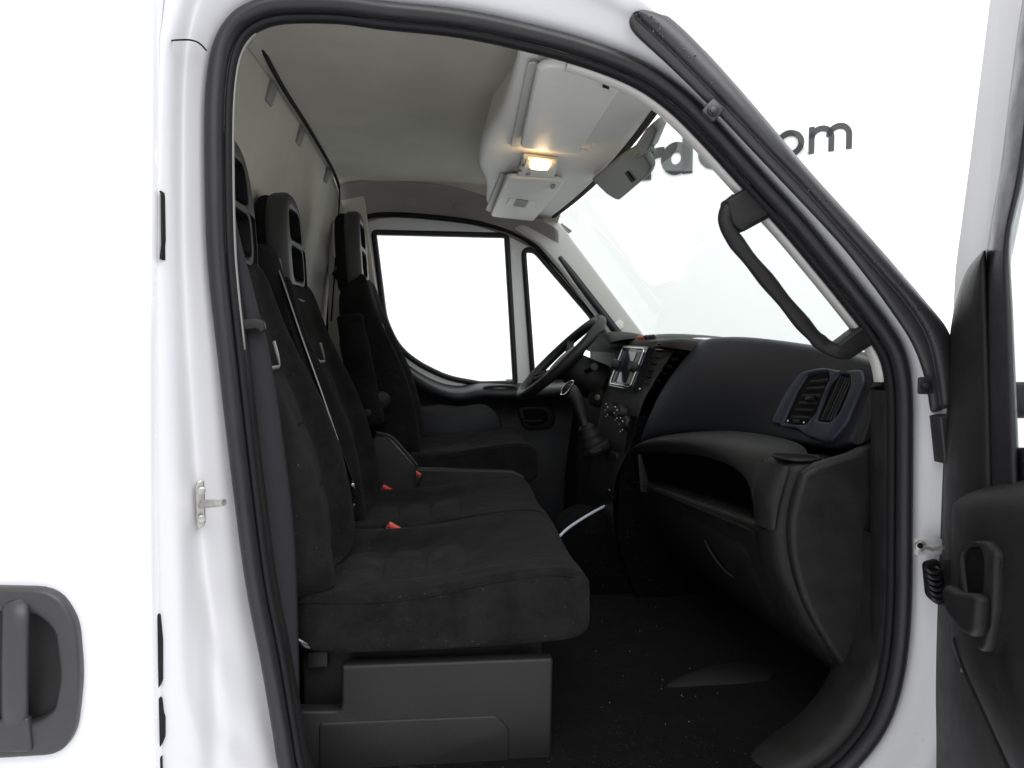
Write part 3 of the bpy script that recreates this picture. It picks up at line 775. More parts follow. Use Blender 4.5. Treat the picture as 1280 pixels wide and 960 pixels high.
# ==================================================================== DASHBOARD
dash = empty('dashboard', at(900, 720, 0.6), 'black and dark blue dashboard with open shelf, vents and radio', 'dashboard')
PT = catmull([(866, 432, .84), (885, 422, .76), (930, 421, .62), (1000, 430, .42), (1060, 443, .2446), (1093, 455, .1586), (1103, 470, .1247)], 3)
PB = catmull([(793, 557, .84), (815, 548, .76), (870, 541, .62), (950, 549, .42), (1010, 558, .2484), (1043, 561, .17), (1066, 552, .1296)], 3)
_t, _b, _c = at(1000, 430, .42), at(950, 549, .42), at(1043, 561, .17)
PADN = (_b - _t).cross(_c - _t).normalized()
if PADN.x > 0: PADN = -PADN


def padP(u, v, off=0.0):
    i = u * (len(PT) - 1); j = min(int(i), len(PT) - 2); f = i - j
    a = lerp(PT[j], PT[j + 1], f); b = lerp(PB[j], PB[j + 1], f)
    p, q = at(a.x, a.y, a.z), at(b.x, b.y, b.z)
    r = p.lerp(q, v); r.x -= 0.022 * (1 - max(0, min(1, (u - .38) / .2))) * math.sin(math.pi * v) + off; r.z += 0.004 * math.sin(math.pi * v)
    return r


rows = []
nu = 24
for k in range(nu + 1):
    u = k / nu
    t, b = padP(u, 0), padP(u, 1)
    row = [t + V((0.07, 0, -0.012)), t + V((0.03, 0, -0.001)), padP(u, 0.0), padP(u, 0.05), padP(u, 0.18), padP(u, 0.35), padP(u, 0.5), padP(u, 0.65), padP(u, 0.8), padP(u, 0.92), padP(u, 0.98), b + V((0.014, 0, -0.004)), b + V((0.06, 0, 0.0))]
    if k == 0 or k == nu:
        c = 0.045
        row = [p + V((c if 1 < i < 11 else 0.02, 0.012 if k == 0 else -0.012, 0)) for i, p in enumerate(row)]
    rows.append(row)
grid('dash_pad', rows, 'plastic_navy', dash, sub=1)
# dash top reaching the windscreen
ys = [0.10, 0.16, 0.3, 0.5, 0.7, 0.78, 0.83, 0.9, 1.1, 1.3, 1.5, 1.7, 1.82]
rows = []
for y in ys:
    u = max(0.02, min(0.98, (0.84 - y) / 0.71)); p = padP(u, 0)
    xa = p.x + 0.03 if y < .82 else 0.62
    za = p.z - 0.008 if y < .82 else zr(0.030)
    rows.append([V((xa + .005, y, za - 0.03)), V((xa + .01, y, za)), V((lerp(xa, 0.93, .4), y, lerp(za, zr(0.0), .3))), V((lerp(xa, 0.93, .75), y, lerp(za, zr(0.0), .6))), V((0.93, y, zr(-0.01))), V((0.95, y, zr(-0.1)))])
grid('dash_top', rows, 'plastic', dash, sub=1)

# passenger vents in a slate-blue bezel
vn = PADN.copy()
VP0 = _t + vn * 0.001


def vp(px, py, off=0.0): return onp(px, py, VP0 + vn * off, vn)


bez = roundpoly([vp(x, y) for x, y in [(966, 530), (983, 494), (1003, 466), (1030, 460), (1058, 465), (1080, 462), (1083, 480), (1062, 530), (1040, 556), (1012, 548), (996, 536)]], 0.014)
opA = roundpoly([vp(x, y) for x, y in [(981, 531), (999, 490), (1012, 470), (1039, 466), (1040, 480), (1022, 518), (1010, 532)]], 0.008)
opB = roundpoly([vp(x, y) for x, y in [(1023, 527), (1040, 482), (1053, 468), (1066, 470), (1066, 484), (1052, 518), (1041, 529)]], 0.008)
ven = plate('vent_bezel', bez, [opA, opB], 0.016, 'plastic_blue', dash, bevel=0.006, normal=vn)
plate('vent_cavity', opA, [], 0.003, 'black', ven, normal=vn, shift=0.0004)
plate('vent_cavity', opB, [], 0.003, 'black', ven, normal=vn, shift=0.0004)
for k in range(6):
    t = (k + 0.5) / 6
    a = vp(lerp(1014, 986, t), lerp(474, 526, t), .005); b = vp(lerp(1038, 1010, t), lerp(471, 528, t), .005)
    tube('slat', [a.lerp(b, 0.05), b], 0.0042, 'plastic', ven, n=6, flat=0.4)
for k in range(5):
    t = (k + 0.5) / 5
    a = vp(lerp(1050, 1066, t), lerp(470, 474, t), 0.005); b = vp(lerp(1025, 1043, t), lerp(525, 526, t), 0.005)
    tube('slat', [a, b], 0.0026, 'plastic', ven, n=6)
box('vent_tab', vp(1013, 499, 0.008), (0.02, 0.014, 0.01), 'plastic_grey', ven, 0.003, ((vp(1040, 495) - vp(1000, 500)).normalized(), vn, vn.cross((vp(1040, 495) - vp(1000, 500)).normalized())))
box('vent_dial', vp(996, 527, 0.004), (0.022, 0.008, 0.008), 'plastic', ven, 0.002, ((vp(1006, 528) - vp(986, 526)).normalized(), vn, vn.cross((vp(1006, 528) - vp(986, 526)).normalized())))
disc('vent_mark', vp(985, 526, 0.010), vn, 0.0022, 0.001, 'white_print', ven, 10)
disc('vent_mark', vp(1005, 528, 0.010), vn, 0.002, 0.001, 'white_print', ven, 10)

# padded roll over the open shelf
RG = [(788, 561, 797, 569, .86), (800, 549, 806, 567, .80), (830, 544, 836, 567, .68), (868, 544, 868, 569, .52), (905, 549, 900, 577, .39), (936, 556, 922, 589, .295), (955, 563, 935, 604, .25), (962, 572, 941, 630, .23), (964, 590, 944, 660, .222)]
rows = []
for a, b, c, d, y in RG:
    p, q = at(a, b, y), at(c, d, y)
    rows.append([p + V((0.08, 0, 0.012)), p + V((0.02, 0, 0.004)), p.lerp(q, .15) + V((-0.007, 0, 0)), p.lerp(q, .45) + V((-0.013, 0, 0)), p.lerp(q, .8) + V((-0.009, 0, 0)), q, q + V((0.03, 0, 0.0)), q + V((0.14, 0.0, 0.012))])
grid('shelf_roll', rows, 'plastic', dash, sub=2)
# shelf inside
sh = plate('shelf_back', pl([(790, 540), (1010, 560), (1010, 700), (800, 660)], 0.5), [], 0.004, 'black', dash)
bpy.data.objects.remove(sh)
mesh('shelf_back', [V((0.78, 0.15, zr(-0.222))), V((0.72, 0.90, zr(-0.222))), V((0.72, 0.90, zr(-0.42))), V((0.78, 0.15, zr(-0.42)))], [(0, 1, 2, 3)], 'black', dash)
mesh('shelf_floor', [V((0.60, 0.19, zr(-0.362))), V((0.54, 0.88, zr(-0.390))), V((0.77, 0.90, zr(-0.40))), V((0.77, 0.19, zr(-0.40)))], [(0, 1, 2, 3)], 'plastic', dash)
plate('shelf_divider', pl([(797, 568), (801, 568), (814, 616), (800, 614)], 0.80), [], 0.012, 'plastic_grey', dash, bevel=0.002)

# lower panel: curved face falling forward to the footwell
NEAR = catmull([(z_, x_, 0) for z_, x_ in ((-0.18, 0.652), (-0.23, 0.645), (-0.30, 0.630), (-0.377, 0.630), (-0.46, 0.653), (-0.537, 0.694), (-0.604, 0.742), (-0.66, 0.80))], 5)


def nearX(z):
    for a, b in zip(NEAR, NEAR[1:]):
        if b.x <= z <= a.x: return lerp(a.y, b.y, (z - a.x) / (b.x - a.x))
    return NEAR[-1].y if z < NEAR[-1].x else NEAR[0].y


def low(y, z, off=0.0): return V((nearX(z) - 0.072 * (y - 0.1) / 0.72 - off, y, zr(z)))


rows = []
for y in (0.20, 0.24, 0.36, 0.5, 0.7, 0.88):
    zl = lerp(-0.345, -0.385, (y - 0.20) / 0.66)
    r = [low(y, zl) + V((0.06, 0, -0.002)), low(y, zl) + V((0.012, 0, 0.002)), low(y, zl - 0.006, 0.004)]
    for k in range(1, 10): r.append(low(y, lerp(zl, -0.655, k / 9)))
    rows.append(r)
lowp = grid('lower_panel', rows, 'plastic', dash, sub=1)
# glovebox lid and its finger pull
def lid(pts, off): return [low(y, z, off) for y, z in pts]


gl = []
n = 14
for i in range(n + 1):
    y = lerp(0.25, 0.60, i / n); zt = -0.405; zb = -0.60
    gl.append([low(y, lerp(zt, zb, k / 10), 0.004 if 0 < i < n and 0 < k < 10 else -0.004) for k in range(11)])
grid('glovebox_lid', gl, 'plastic', dash, sub=1)
tube('lid_pull', catmull([low(.46, -.45, .008), low(.44, -.475, .012), low(.415, -.505, .012), low(.39, -.52, .006)], 4), [0.002] + [0.004] * 11 + [0.002], 'rubber_matt', dash, n=8)

# near column with the cup pocket, and the end panel
rows = []
for k in range(12):
    t = k / 11; z = lerp(-0.228, -0.655, t)
    rows.append([low(0.222, z, -0.05), low(0.220, z, -0.004), low(0.212, z, 0.004), low(0.19, z, 0.008), low(0.16, z, 0.008), low(0.142, z, 0.005), low(0.128, z, -0.006), low(0.120, z, -0.03), low(0.118, z, -0.07)])
rows = [[V((0.76, p.y, p.z + 0.012)) for p in rows[0]], [V((max(p.x + 0.02, 0.66), p.y, p.z + 0.012)) for p in rows[0]], [p + V((0.012, 0, 0.010)) for p in rows[0]]] + rows
grid('end_column', rows, 'plastic', dash, sub=1)
pk = []
for k in range(9):
    t = k / 8; z = lerp(-0.222, -0.345, t); w = lerp(0.044, 0.033, t ** 1.5); b = 0.012 * math.sin(math.pi * min(1, t * 1.0 + 0.15)) + 0.010
    c = 0.166
    pk.append([low(c + w * math.cos(R(a)), z, 0.006 + b * math.sin(R(a))) for a in range(0, 181, 20)])
cup = grid('cup_pocket', pk, 'plastic', dash, sub=2)
tube('pocket_rim', catmull([low(0.162 + 0.043 * math.cos(R(a)), -0.2115, -0.030 + 0.043 * math.sin(R(a)) * (0.9 if math.sin(R(a)) > 0 else 0.9)) for a in range(0, 360, 24)], 2, True), 0.003, 'plastic', cup, n=6, closed=True)
mesh('pocket_shade_disc', [low(0.162 + 0.040 * math.cos(R(a)), -0.2105, -0.030 + 0.040 * math.sin(R(a)) * (0.9 if math.sin(R(a)) > 0 else 0.9)) for a in range(0, 360, 20)], [tuple(range(18))], 'black', cup)  # flat black disc, the pocket's inner shade put in as colour
# red seam line beside the pocket
tube('pocket_seam', catmull([low(0.216, -0.225, .004), low(0.214, -0.26, .006), low(0.208, -0.31, .008), low(0.195, -0.342, .009), low(0.170, -0.350, .010), low(0.14, -0.342, .008)], 4), 0.0016, 'black', cup, n=6)
# end panel facing the doorway
EY = 0.10
edge = [(x, y) for x, y in [(1000, 590), (986, 640), (986, 690), (1000, 745), (1025, 795), (1055, 838), (1090, 872)]]
ep = catmull([at(x, y, EY) for x, y in edge], 4) + pl([(1110, 850), (1122, 780), (1128, 680), (1126, 560), (1110, 542), (1060, 566), (1020, 578)], EY)
plate('end_panel', ep, [], 0.03, 'plastic', dash, bevel=0.012, bres=4)
plate('side_filler', pl([(1070, 555), (1110, 536), (1126, 540), (1122, 470), (1104, 452), (1088, 500)], 0.115), [], 0.03, 'plastic', dash, bevel=0.006)

box('dash_core', V((0.84, 1.35, zr(-0.225))), (0.17, 0.98, 0.44), 'black', dash, 0.01)
mesh('stack_side', [V((x, 0.875, zr(z))) for x, z in ((0.535, -0.20), (0.93, -0.20), (0.93, -0.74), (0.56, -0.74), (0.50, -0.55), (0.505, -0.40))], [(0, 1, 2, 3, 4, 5)], 'carpet', dash)
# centre stack
STK = {0.85: [(874, 421), (862, 423), (848, 430), (830, 457), (812, 487), (803, 502), (796, 530), (790, 560), (768, 592), (764, 640), (775, 700)],
       0.92: [(852, 415), (838, 418), (824, 427), (814, 447), (803, 486), (797, 498), (790, 520), (783, 555), (766, 588), (760, 640), (766, 700)],
       1.12: [(815, 416), (800, 421), (792, 433), (785, 450), (770, 483), (765, 495), (760, 515), (755, 545), (746, 580), (740, 640), (742, 700)],
       1.22: [(800, 418), (785, 426), (776, 438), (768, 454), (755, 482), (750, 497), (746, 517), (742, 547), (736, 580), (728, 640), (728, 700)],
       1.27: [(797, 424), (784, 432), (777, 444), (770, 460), (760, 486), (756, 500), (752, 520), (748, 550), (742, 585), (735, 640), (735, 700)]}
rows = [[at(872, 440, .842) + V((0.03, 0, 0))] * 0 + [at(x, y, Y) for x, y in pts] for Y, pts in STK.items()]
rows = [[r[0] + V((0.12, 0, -0.01))] + r for r in rows]
grid('centre_stack', rows, 'plastic', dash, sub=1)
# driver side of the fascia
base = rows[-1]
rows = [[V((p.x, y, p.z)) for p in base] for y in (1.27, 1.45, 1.6, 1.78)]
grid('driver_fascia', rows, 'rubber_matt', dash, sub=1)
# instrument hood
rows = []
for y, h in ((1.20, 0.0), (1.24, 0.02), (1.42, 0.035), (1.6, 0.02), (1.66, 0.0)):
    rows.append([V((x, y, zr(z))) for x, z in ((0.74, 0.02), (0.66, 0.03 + h), (0.56, 0.02 + h), (0.54, 0.005 + h * .5), (0.57, -0.02))])
grid('instrument_hood', rows, 'rubber_matt', dash, sub=2)

# radio
RC = [at(784, 436, 1.115), at(811, 438, .955), at(791, 486, .955), at(767, 481, 1.115)]
RC[2] = RC[1] + RC[3] - RC[0]
rn = (RC[2] - RC[0]).cross(RC[1] - RC[0]).normalized()
if rn.x > 0: rn = -rn


def rad(u, v, off=0.0): return RC[0].lerp(RC[1], u).lerp(RC[3].lerp(RC[2], u), v) + rn * (off + 0.012)


def quad(name, u0, v0, u1, v1, off, m, parent, th=0.004):
    c = [rad(u0, v0, off), rad(u1, v0, off), rad(u1, v1, off), rad(u0, v1, off)]
    vs = c + [p - rn * th for p in c]
    return mesh(name, vs, [(0, 1, 2, 3), (4, 7, 6, 5), (0, 4, 5, 1), (1, 5, 6, 2), (2, 6, 7, 3), (3, 7, 4, 0)], m, parent, smooth=False)


rd = quad('radio', -0.08, -0.06, 1.08, 1.06, 0.0, 'gloss', dash, 0.03)
cr = roundpoly([rad(0, 0, .003), rad(1, 0, .003), rad(1, 1, .003), rad(0, 1, .003)], 0.014)
tube('chrome_surround', cr, 0.0032, 'chrome', rd, n=8, closed=True)
quad('radio_screen', 0.30, 0.10, 0.72, 0.92, 0.003, 'screen', rd)
quad('radio_strip', 0.16, 0.08, 0.27, 0.94, 0.0025, 'plastic_blue', rd)
quad('radio_strip', 0.76, 0.08, 0.90, 0.40, 0.0025, 'ivory_dark', rd)
quad('radio_strip', 0.76, 0.62, 0.90, 0.92, 0.0025, 'ivory_dark', rd)
quad('radio_display', 0.36, 0.02, 0.64, 0.07, 0.0028, 'white_print', rd)
for u, v in ((0.04, 0.5), (0.94, 0.5)):
    disc('radio_knob', rad(u, v, .003), rn, 0.017, 0.02, 'plastic', rd, 18)
# hazard and function buttons on the hood
for k in range(5):
    box('button', at(801 + k * 4.2, 424 - k * 0.3, 1.07 - k * 0.028) + V((-0.004, 0, 0.004)), (0.010, 0.022, 0.014), 'orange_print' if k in (0,) else ('plastic_grey' if k != 1 else 'orange_print'), dash, 0.002, (V((.8, 0, .6)), V((0, 1, 0)), V((-.6, 0, .8))))
# centre vent between radio and pad
for k in range(7):
    t = k / 6
    tube('slat', [at(lerp(826, 808, t), lerp(430, 478, t), .905) + V((-0.008, 0, 0)), at(lerp(866, 822, t), lerp(431, 486, t), .848) + V((-0.008, 0, 0))], 0.0045, 'gloss', dash, n=6, flat=0.5)
disc('vent_mark', at(805, 486, 0.91) + V((-0.012, 0, 0)), (-1, -.3, .3), 0.0028, 0.002, 'white_print', dash, 10)
# climate dials
for x, y, Y in ((768, 513, 1.08), (780, 517, .985), (787, 531, .925)):
    dl = disc('climate_dial', at(x, y, Y) + V((0.006, 0, 0)), (-0.95, -0.2, .3), 0.024, 0.03, 'plastic', dash, 20, r2=0.02)
    for a in range(0, 360, 72):
        c = at(x, y, Y) + V((-0.024, 0, 0)); disc('dial_mark', c + V((-0.001, 0.021 * math.cos(R(a)), 0.021 * math.sin(R(a)))), (-0.95, -.2, .3), 0.0016, 0.002, 'white_print', dl, 6)
box('ash_tray', at(772, 572, 0.99) + V((-0.004, 0, 0)), (0.03, 0.11, 0.04), 'plastic', dash, 0.006)
box('switch_blank', at(766, 617, 0.93) + V((-0.004, 0, 0)), (0.02, 0.05, 0.028), 'gloss', dash, 0.004)

# ==================================================================== STEERING WHEEL
SWC = at(701, 447, 1.42)
sw = empty('steering_wheel', SWC, 'black steering wheel in front of the driver seat', 'steering wheel')
e1 = V((0.72, 0, 0.694)).normalized(); e2 = V((0, 1, 0)); en = e2.cross(e1).normalized()
if en.z < 0: en = -en


def swp(r, a, h=0.0): return SWC + (e1 * math.cos(R(a)) + e2 * math.sin(R(a))) * r + en * h


tube('rim', [swp(0.196, a) for a in range(0, 360, 6)], 0.0185, 'plastic', sw, n=12, closed=True, upv=en)
rows = []
for r, h in ((0.092, -0.05), (0.09, -0.022), (0.078, -0.008), (0.05, -0.002), (0.004, 0.0)):
    rows.append([swp(r * (1.0 if abs(math.sin(R(a))) < .6 else 1.1), a, h) for a in range(0, 360, 15)])
hub = grid('airbag_cover', rows, 'plastic', sw, cv=True, cap=True, sub=1)
for a in (62, -62, 128, -128):
    p0, p1 = swp(0.07, a, -0.03), swp(0.192, a, -0.004)
    tube('spoke', [p0, p0.lerp(p1, .5) + en * 0.004, p1], [0.026, 0.02, 0.016], 'plastic', sw, n=10, flat=0.45, upv=en.cross((p1 - p0).normalized()))
    tube('spoke_insert', [p0.lerp(p1, .3) + en * 0.012, p0.lerp(p1, .8) + en * 0.013], 0.005, 'plastic_grey', sw, n=6)
col_ = [SWC - en * 0.03, SWC - en * 0.10 + V((0.03, 0, 0)), SWC - en * 0.16 + V((0.10, 0, 0)), SWC - en * 0.18 + V((0.2, 0, 0))]
tube('column_shroud', catmull(col_, 4), [0.05, 0.055, 0.062, 0.066, 0.068, 0.07, 0.07, 0.07, 0.07, 0.07, 0.07, 0.07, 0.07], 'plastic', sw, n=16)
tube('stalk', [SWC - en * 0.07 + V((.03, -.04, 0)), SWC - en * 0.055 + V((.05, -.11, 0.0)), SWC - en * 0.045 + V((.055, -.17, 0.005))], [0.01, 0.008, 0.013], 'plastic', sw, n=10)
tube('stalk', [SWC - en * 0.07 + V((.03, .04, 0)), SWC - en * 0.055 + V((.05, .11, 0.0)), SWC - en * 0.045 + V((.055, .17, 0.005))], [0.01, 0.008, 0.013], 'plastic', sw, n=10)
disc('ignition_lock', at(748, 497, 1.32), (-0.75, -0.55, 0.2), 0.035, 0.02, 'plastic', sw, 20)
disc('key_slot', at(748, 497, 1.30), (-0.75, -0.55, 0.2), 0.011, 0.008, 'steel', sw, 14)

# ==================================================================== GEAR LEVER
gr = empty('gear_lever', at(742, 560, 1.06), 'black gear lever with chrome trimmed knob and leather boot on the dashboard', 'gear lever')
kp = [at(703, 487, 1.08), at(711, 481, 1.08), at(719, 482, 1.075), at(726, 497, 1.07), at(729, 515, 1.065), at(731, 530, 1.06)]
tube('knob', catmull([at(705, 493, 1.08), at(712, 489, 1.08), at(719, 497, 1.075), at(724, 510, 1.07), at(728, 523, 1.066), at(732, 534, 1.062)], 4), [q * 0.78 for q in [0.012, 0.022, 0.028, 0.031, 0.033, 0.033, 0.032, 0.031, 0.03, 0.028, 0.026, 0.024, 0.023, 0.022, 0.021, 0.02, 0.019, 0.018, 0.018, 0.018, 0.018]], 'plastic', gr, n=14)
tube('knob_trim', catmull([at(701, 493, 1.05), at(704, 484, 1.05), at(712, 477, 1.05), at(717, 477, 1.05), at(714, 484, 1.045), at(707, 492, 1.045)], 3, True), 0.0025, 'chrome', gr, n=6, closed=True)
bp, brr = [], []
for k in range(9):
    t = k / 8
    p = at(lerp(731, 746, t), lerp(530, 566, t), 1.06); bp.append(p); brr.append(lerp(0.017, 0.05, t ** 0.8) + (0.006 if k % 2 else -0.002))
tube('boot', bp, brr, 'rubber_matt', gr, n=14, sub=1)
plate('boot_frame', roundpoly([at(x, y, 1.06) + V((0, dy, 0)) for x, y, dy in ((728, 562, 0), (740, 572, 0), (764, 557, 0), (757, 545, 0))], 0.02), [], 0.09, 'rubber_matt', gr, bevel=0.012)

# floor cable edge
wc = tube('floor_cable', catmull([at(757, 632, .98), at(740, 641, .96), at(722, 652, .94), at(708, 662, .92), at(694, 676, .90)], 5), 0.0042, 'cable', None, n=8)
wc['label'] = 'thin white cable curving across the footwell in front of the seats'; wc['category'] = 'cable'
# dark tunnel under it
box('floor_tunnel', V((0.64, 1.08, zr(-0.66))), (0.56, 0.34, 0.28), 'carpet', van, 0.09, seg=5)
# crumbs trodden into the carpet
cv_, cf_ = [], []
for k in range(30):
    c = V((random.gauss(0.42, 0.14), abs(random.gauss(0.30, 0.16)) + 0.06, zr(-0.732))); r = random.uniform(0.0006, 0.0016); b = len(cv_)
    if c.x < 0.28: continue
    cv_ += [c + V((r, 0, 0)), c + V((-r * .6, r, 0)), c + V((-r * .6, -r, 0)), c + V((0, 0, r * 1.3))]
    cf_ += [(b, b + 1, b + 3), (b + 1, b + 2, b + 3), (b + 2, b, b + 3)]
cr_ = mesh('carpet_crumbs', cv_, cf_, 'ivory_dark', fl); cr_['kind'] = 'stuff'


# ==================================================================== SEATS
FR = [(z, x - 0.014) for z, x in [(-0.46, -0.208), (-0.38, -0.212), (-0.30, -0.222), (-0.22, -0.240), (-0.12, -0.276), (0.0, -0.322), (0.08, -0.338), (0.13, -0.344), (0.165, -0.350), (0.185, -0.372)]]


def backrest(parent, yc, hw, dx, dz, insert=True):
    rows = []; n = len(FR)
    ws_ = [0.95, 0.98, 1.0, 1.0, 1.0, 0.98, 0.92, 0.84, 0.72, 0.60]
    th = [0.11, 0.12, 0.12, 0.12, 0.115, 0.105, 0.095, 0.085, 0.07, 0.03]
    for i, (z, x) in enumerate(FR):
        a = FR[max(i - 1, 0)]; b = FR[min(i + 1, n - 1)]
        t = V((b[1] - a[1], 0, b[0] - a[0])).normalized(); nf = V((t.z, 0, -t.x))
        w = hw * ws_[i]; bo = 0.048 * min(1, max(0.1, (0.2 - z) / 0.3)); c = V((x + dx, yc, zr(z + dz)))
        prof = [(-1.0, -0.055), (-0.985, -0.012), (-0.92, bo * .8), (-0.82, bo), (-0.70, bo * .72), (-0.60, bo * .12), (-0.45, 0), (-0.2, -0.002), (0, -0.003),
                (0.2, -0.002), (0.45, 0), (0.60, bo * .12), (0.70, bo * .72), (0.82, bo), (0.92, bo * .8), (0.985, -0.012), (1.0, -0.055), (0.97, -th[i]), (0.5, -th[i] - .01), (0, -th[i] - .012), (-0.5, -th[i] - .01), (-0.97, -th[i])]
        rows.append([c + V((0, w * u, 0)) + nf * (f - 0.01) for u, f in prof])
    br = grid('backrest', rows, 'seat', parent, cv=True, cap=True, sub=2)
    # stitched insert: horizontal padded bands
    bands = [(-0.40, -0.28), (-0.275, -0.155), (-0.15, -0.045)]
    for z0, z1 in bands:
        r2 = []
        for k in range(5):
            z = lerp(z0, z1, k / 4); x = xf(z); bul = 0.006 * math.sin(math.pi * k / 4) + 0.001
            sl_ = V((0.93, 0, 0.37)).normalized()
            r2.append([V((x + dx, yc + hw * u, zr(z + dz))) + sl_ * (bul * (1 - (abs(u) / 0.6) ** 4) - 0.009) for u in (-0.56, -0.4, -0.2, 0, 0.2, 0.4, 0.56)])
        grid('backrest_panel', r2, 'seat_insert', br, sub=1)
    # silver tape mark
    z = -0.022
    pm = [(-0.50, 0.030), (-0.40, 0.008), (-0.25, -0.018), (0.16, -0.018), (0.26, 0.0), (0.32, 0.032)]
    path = [V((xf(z + dzz) + dx + 0.003, yc + hw * u, zr(z + dzz + dz))) for u, dzz in pm]
    tube('reflective_mark', roundpoly_open(path, 0.006), 0.0038, 'silver', br, n=6, flat=0.35, upv=(0.4, 0, 0.9))
    return br


def roundpoly_open(p, r):
    out = [p[0]]
    for i in range(1, len(p) - 1):
        a, b, c = p[i - 1], p[i], p[i + 1]
        d = min(r, (a - b).length * .4, (c - b).length * .4)
        out += [b + (a - b).normalized() * d, b + (c - b).normalized() * d]
    return out + [p[-1]]


def xf(z):
    for (z0, x0), (z1, x1) in zip(FR, FR[1:]):
        if z0 <= z <= z1: return lerp(x0, x1, (z - z0) / (z1 - z0))
    return FR[-1][1]


def headrest(parent, yc, dx, dz, h=0.245):
    b0 = V((-0.408 + dx, yc, zr(0.150 + dz))); up = V((-0.06, 0, 1)).normalized(); nn = V((1, 0, 0.06)).normalized()
    y = V((0, 1, 0))

    def P(u, v): return b0 + y * u + up * v
    o = catmull([P(-.108, -.04), P(0, -.045), P(.108, -.04), P(.122, .02), P(.126, .09), P(.116, .16), P(.088, .212), P(.045, h - .006), P(0, h), P(-.045, h - .006), P(-.088, .212), P(-.116, .16), P(-.126, .09), P(-.122, .02)], 4, True)
    h1 = roundpoly([P(-.066, .125), P(.066, .125), P(.054, .196), P(-.054, .196)], .024)
    h2 = roundpoly([P(-.060, .025), P(.060, .025), P(.062, .100), P(-.062, .100)], .022)
    hr = plate('headrest', o, [h1, h2], 0.055, 'plastic_headrest', parent, bevel=0.018, normal=nn, up=(0, 1, 0), bres=4, shift=-0.018)
    plate('headrest_back', [b0 + up * .09 + (p - b0 - up * .09) * 0.97 for p in o], [], 0.046, 'seat', hr, bevel=0.022, normal=nn, up=(0, 1, 0), bres=4, shift=-0.054)
    for q in (h1, h2):
        plate('headrest_hole_shade', q, [], 0.003, 'black', hr, normal=nn, up=(0, 1, 0), shift=-0.036)  # black backing stands in for the shade deep in the opening
        sweep('recess_wall_shade', q, [(0.0012, -0.034), (0.0012, 0.002), (-0.004, 0.0098)], nn, 'black', hr, pclosed=False)  # black sleeve: shade of the hole's side painted on
    return hr


def cushion(parent, yc, hw, dx, dz, xr=-0.27, xe=0.268):
    xs = [0.0, 0.06, 0.2, 0.35, 0.5, 0.64, 0.76, 0.86, 0.93, 0.975, 1.0]
    top = [-0.445, -0.443, -0.446, -0.445, -0.435, -0.418, -0.404, -0.397, -0.399, -0.410, -0.440]
    bol = [0.012, 0.022, 0.026, 0.026, 0.022, 0.013, 0.006, 0.001, 0, 0, 0]
    bot = [-0.525, -0.540, -0.545, -0.545, -0.545, -0.543, -0.541, -0.539, -0.536, -0.526, -0.505]
    rows = []
    for t, z, b, zb in zip(xs, top, bol, bot):
        x = lerp(xr, xe, t) + dx; s = 1 if t < .95 else (0.985 if t < .99 else 0.965)
        eh = -0.012 + 0.016 * max(0, (t - .6) / .4)
        prof = [(-0.97, zb), (-1.0, zb + .02), (-1.005, (zb + z) / 2), (-1.0, z - eh - .012), (-0.985, z - eh + .006), (-0.90, z + b * .8), (-0.78, z + b), (-0.64, z + b * .45), (-0.55, z - .004), (-0.3, z - .008), (0, z - .009),
                (0.3, z - .008), (0.55, z - .004), (0.64, z + b * .45), (0.78, z + b), (0.90, z + b * .8), (0.985, z - eh + .006), (1.0, z - eh - .012), (1.005, (zb + z) / 2), (1.0, zb + .02), (0.97, zb), (0, zb)]
        rows.append([V((x, yc + hw * u * s, zr(zz + dz))) for u, zz in prof])
    cu = grid('cushion', rows, 'seat', parent, cv=True, cap=True, sub=2)
    for s in (-1, 1):
        tube('piping', catmull([V((lerp(xr, xe, t) + dx, yc + s * hw * 0.996, zr(z + 0.003 - 0.016 * max(0, (t - .6) / .4) + dz))) for t, z in list(zip(xs, top))[:9]], 3), 0.0018, 'seat', cu, n=6)
    for (t0, t1) in ((0.12, 0.27), (0.28, 0.43), (0.44, 0.58)):
        r2 = []
        for k in range(5):
            t = lerp(t0, t1, k / 4); bul = 0.007 * math.sin(math.pi * k / 4)
            z = top_at(xs, top, t)
            r2.append([V((lerp(xr, xe, t) + dx, yc + hw * u, zr(z + dz - 0.008 + bul * (1 - (abs(u) / .6) ** 4)))) for u in (-.52, -.35, -.15, 0, .15, .35, .52)])
        grid('cushion_panel', r2, 'seat_insert', cu, sub=1)
    return cu


def top_at(xs, top, t):
    for a, b, c, d in zip(xs, xs[1:], top, top[1:]):
        if a <= t <= b: return lerp(c, d, (t - a) / (b - a))
    return top[-1]


def buckle(parent, p, tilt=0.35):
    ax = (V((0.85, 0, -0.5)).normalized(), V((0, 1, 0)), V((0.5, 0, 0.85)).normalized())
    b = box('belt_buckle', p - ax[2] * 0.045, (0.045, 0.03, 0.09), 'plastic', parent, 0.006, ax)
    box('release_button', p + ax[2] * 0.003, (0.036, 0.017, 0.012), 'red', b, 0.003, ax)
    return b


bench = empty('passenger_bench', V((0.0, 0.56, zr(-0.73))), 'black cloth two person passenger bench nearest the open doorway', 'seat')
YC1, YC2, HW = 0.325, 0.795, 0.230
for yc in (YC1, YC2):
    yb = yc - 0.062 if yc < 0.5 else yc
    backrest(bench, yb, 0.188 if yc < 0.5 else HW - 0.006, 0, 0); headrest(bench, yb - 0.01, 0.028, 0); cushion(bench, yc, HW, 0, 0)
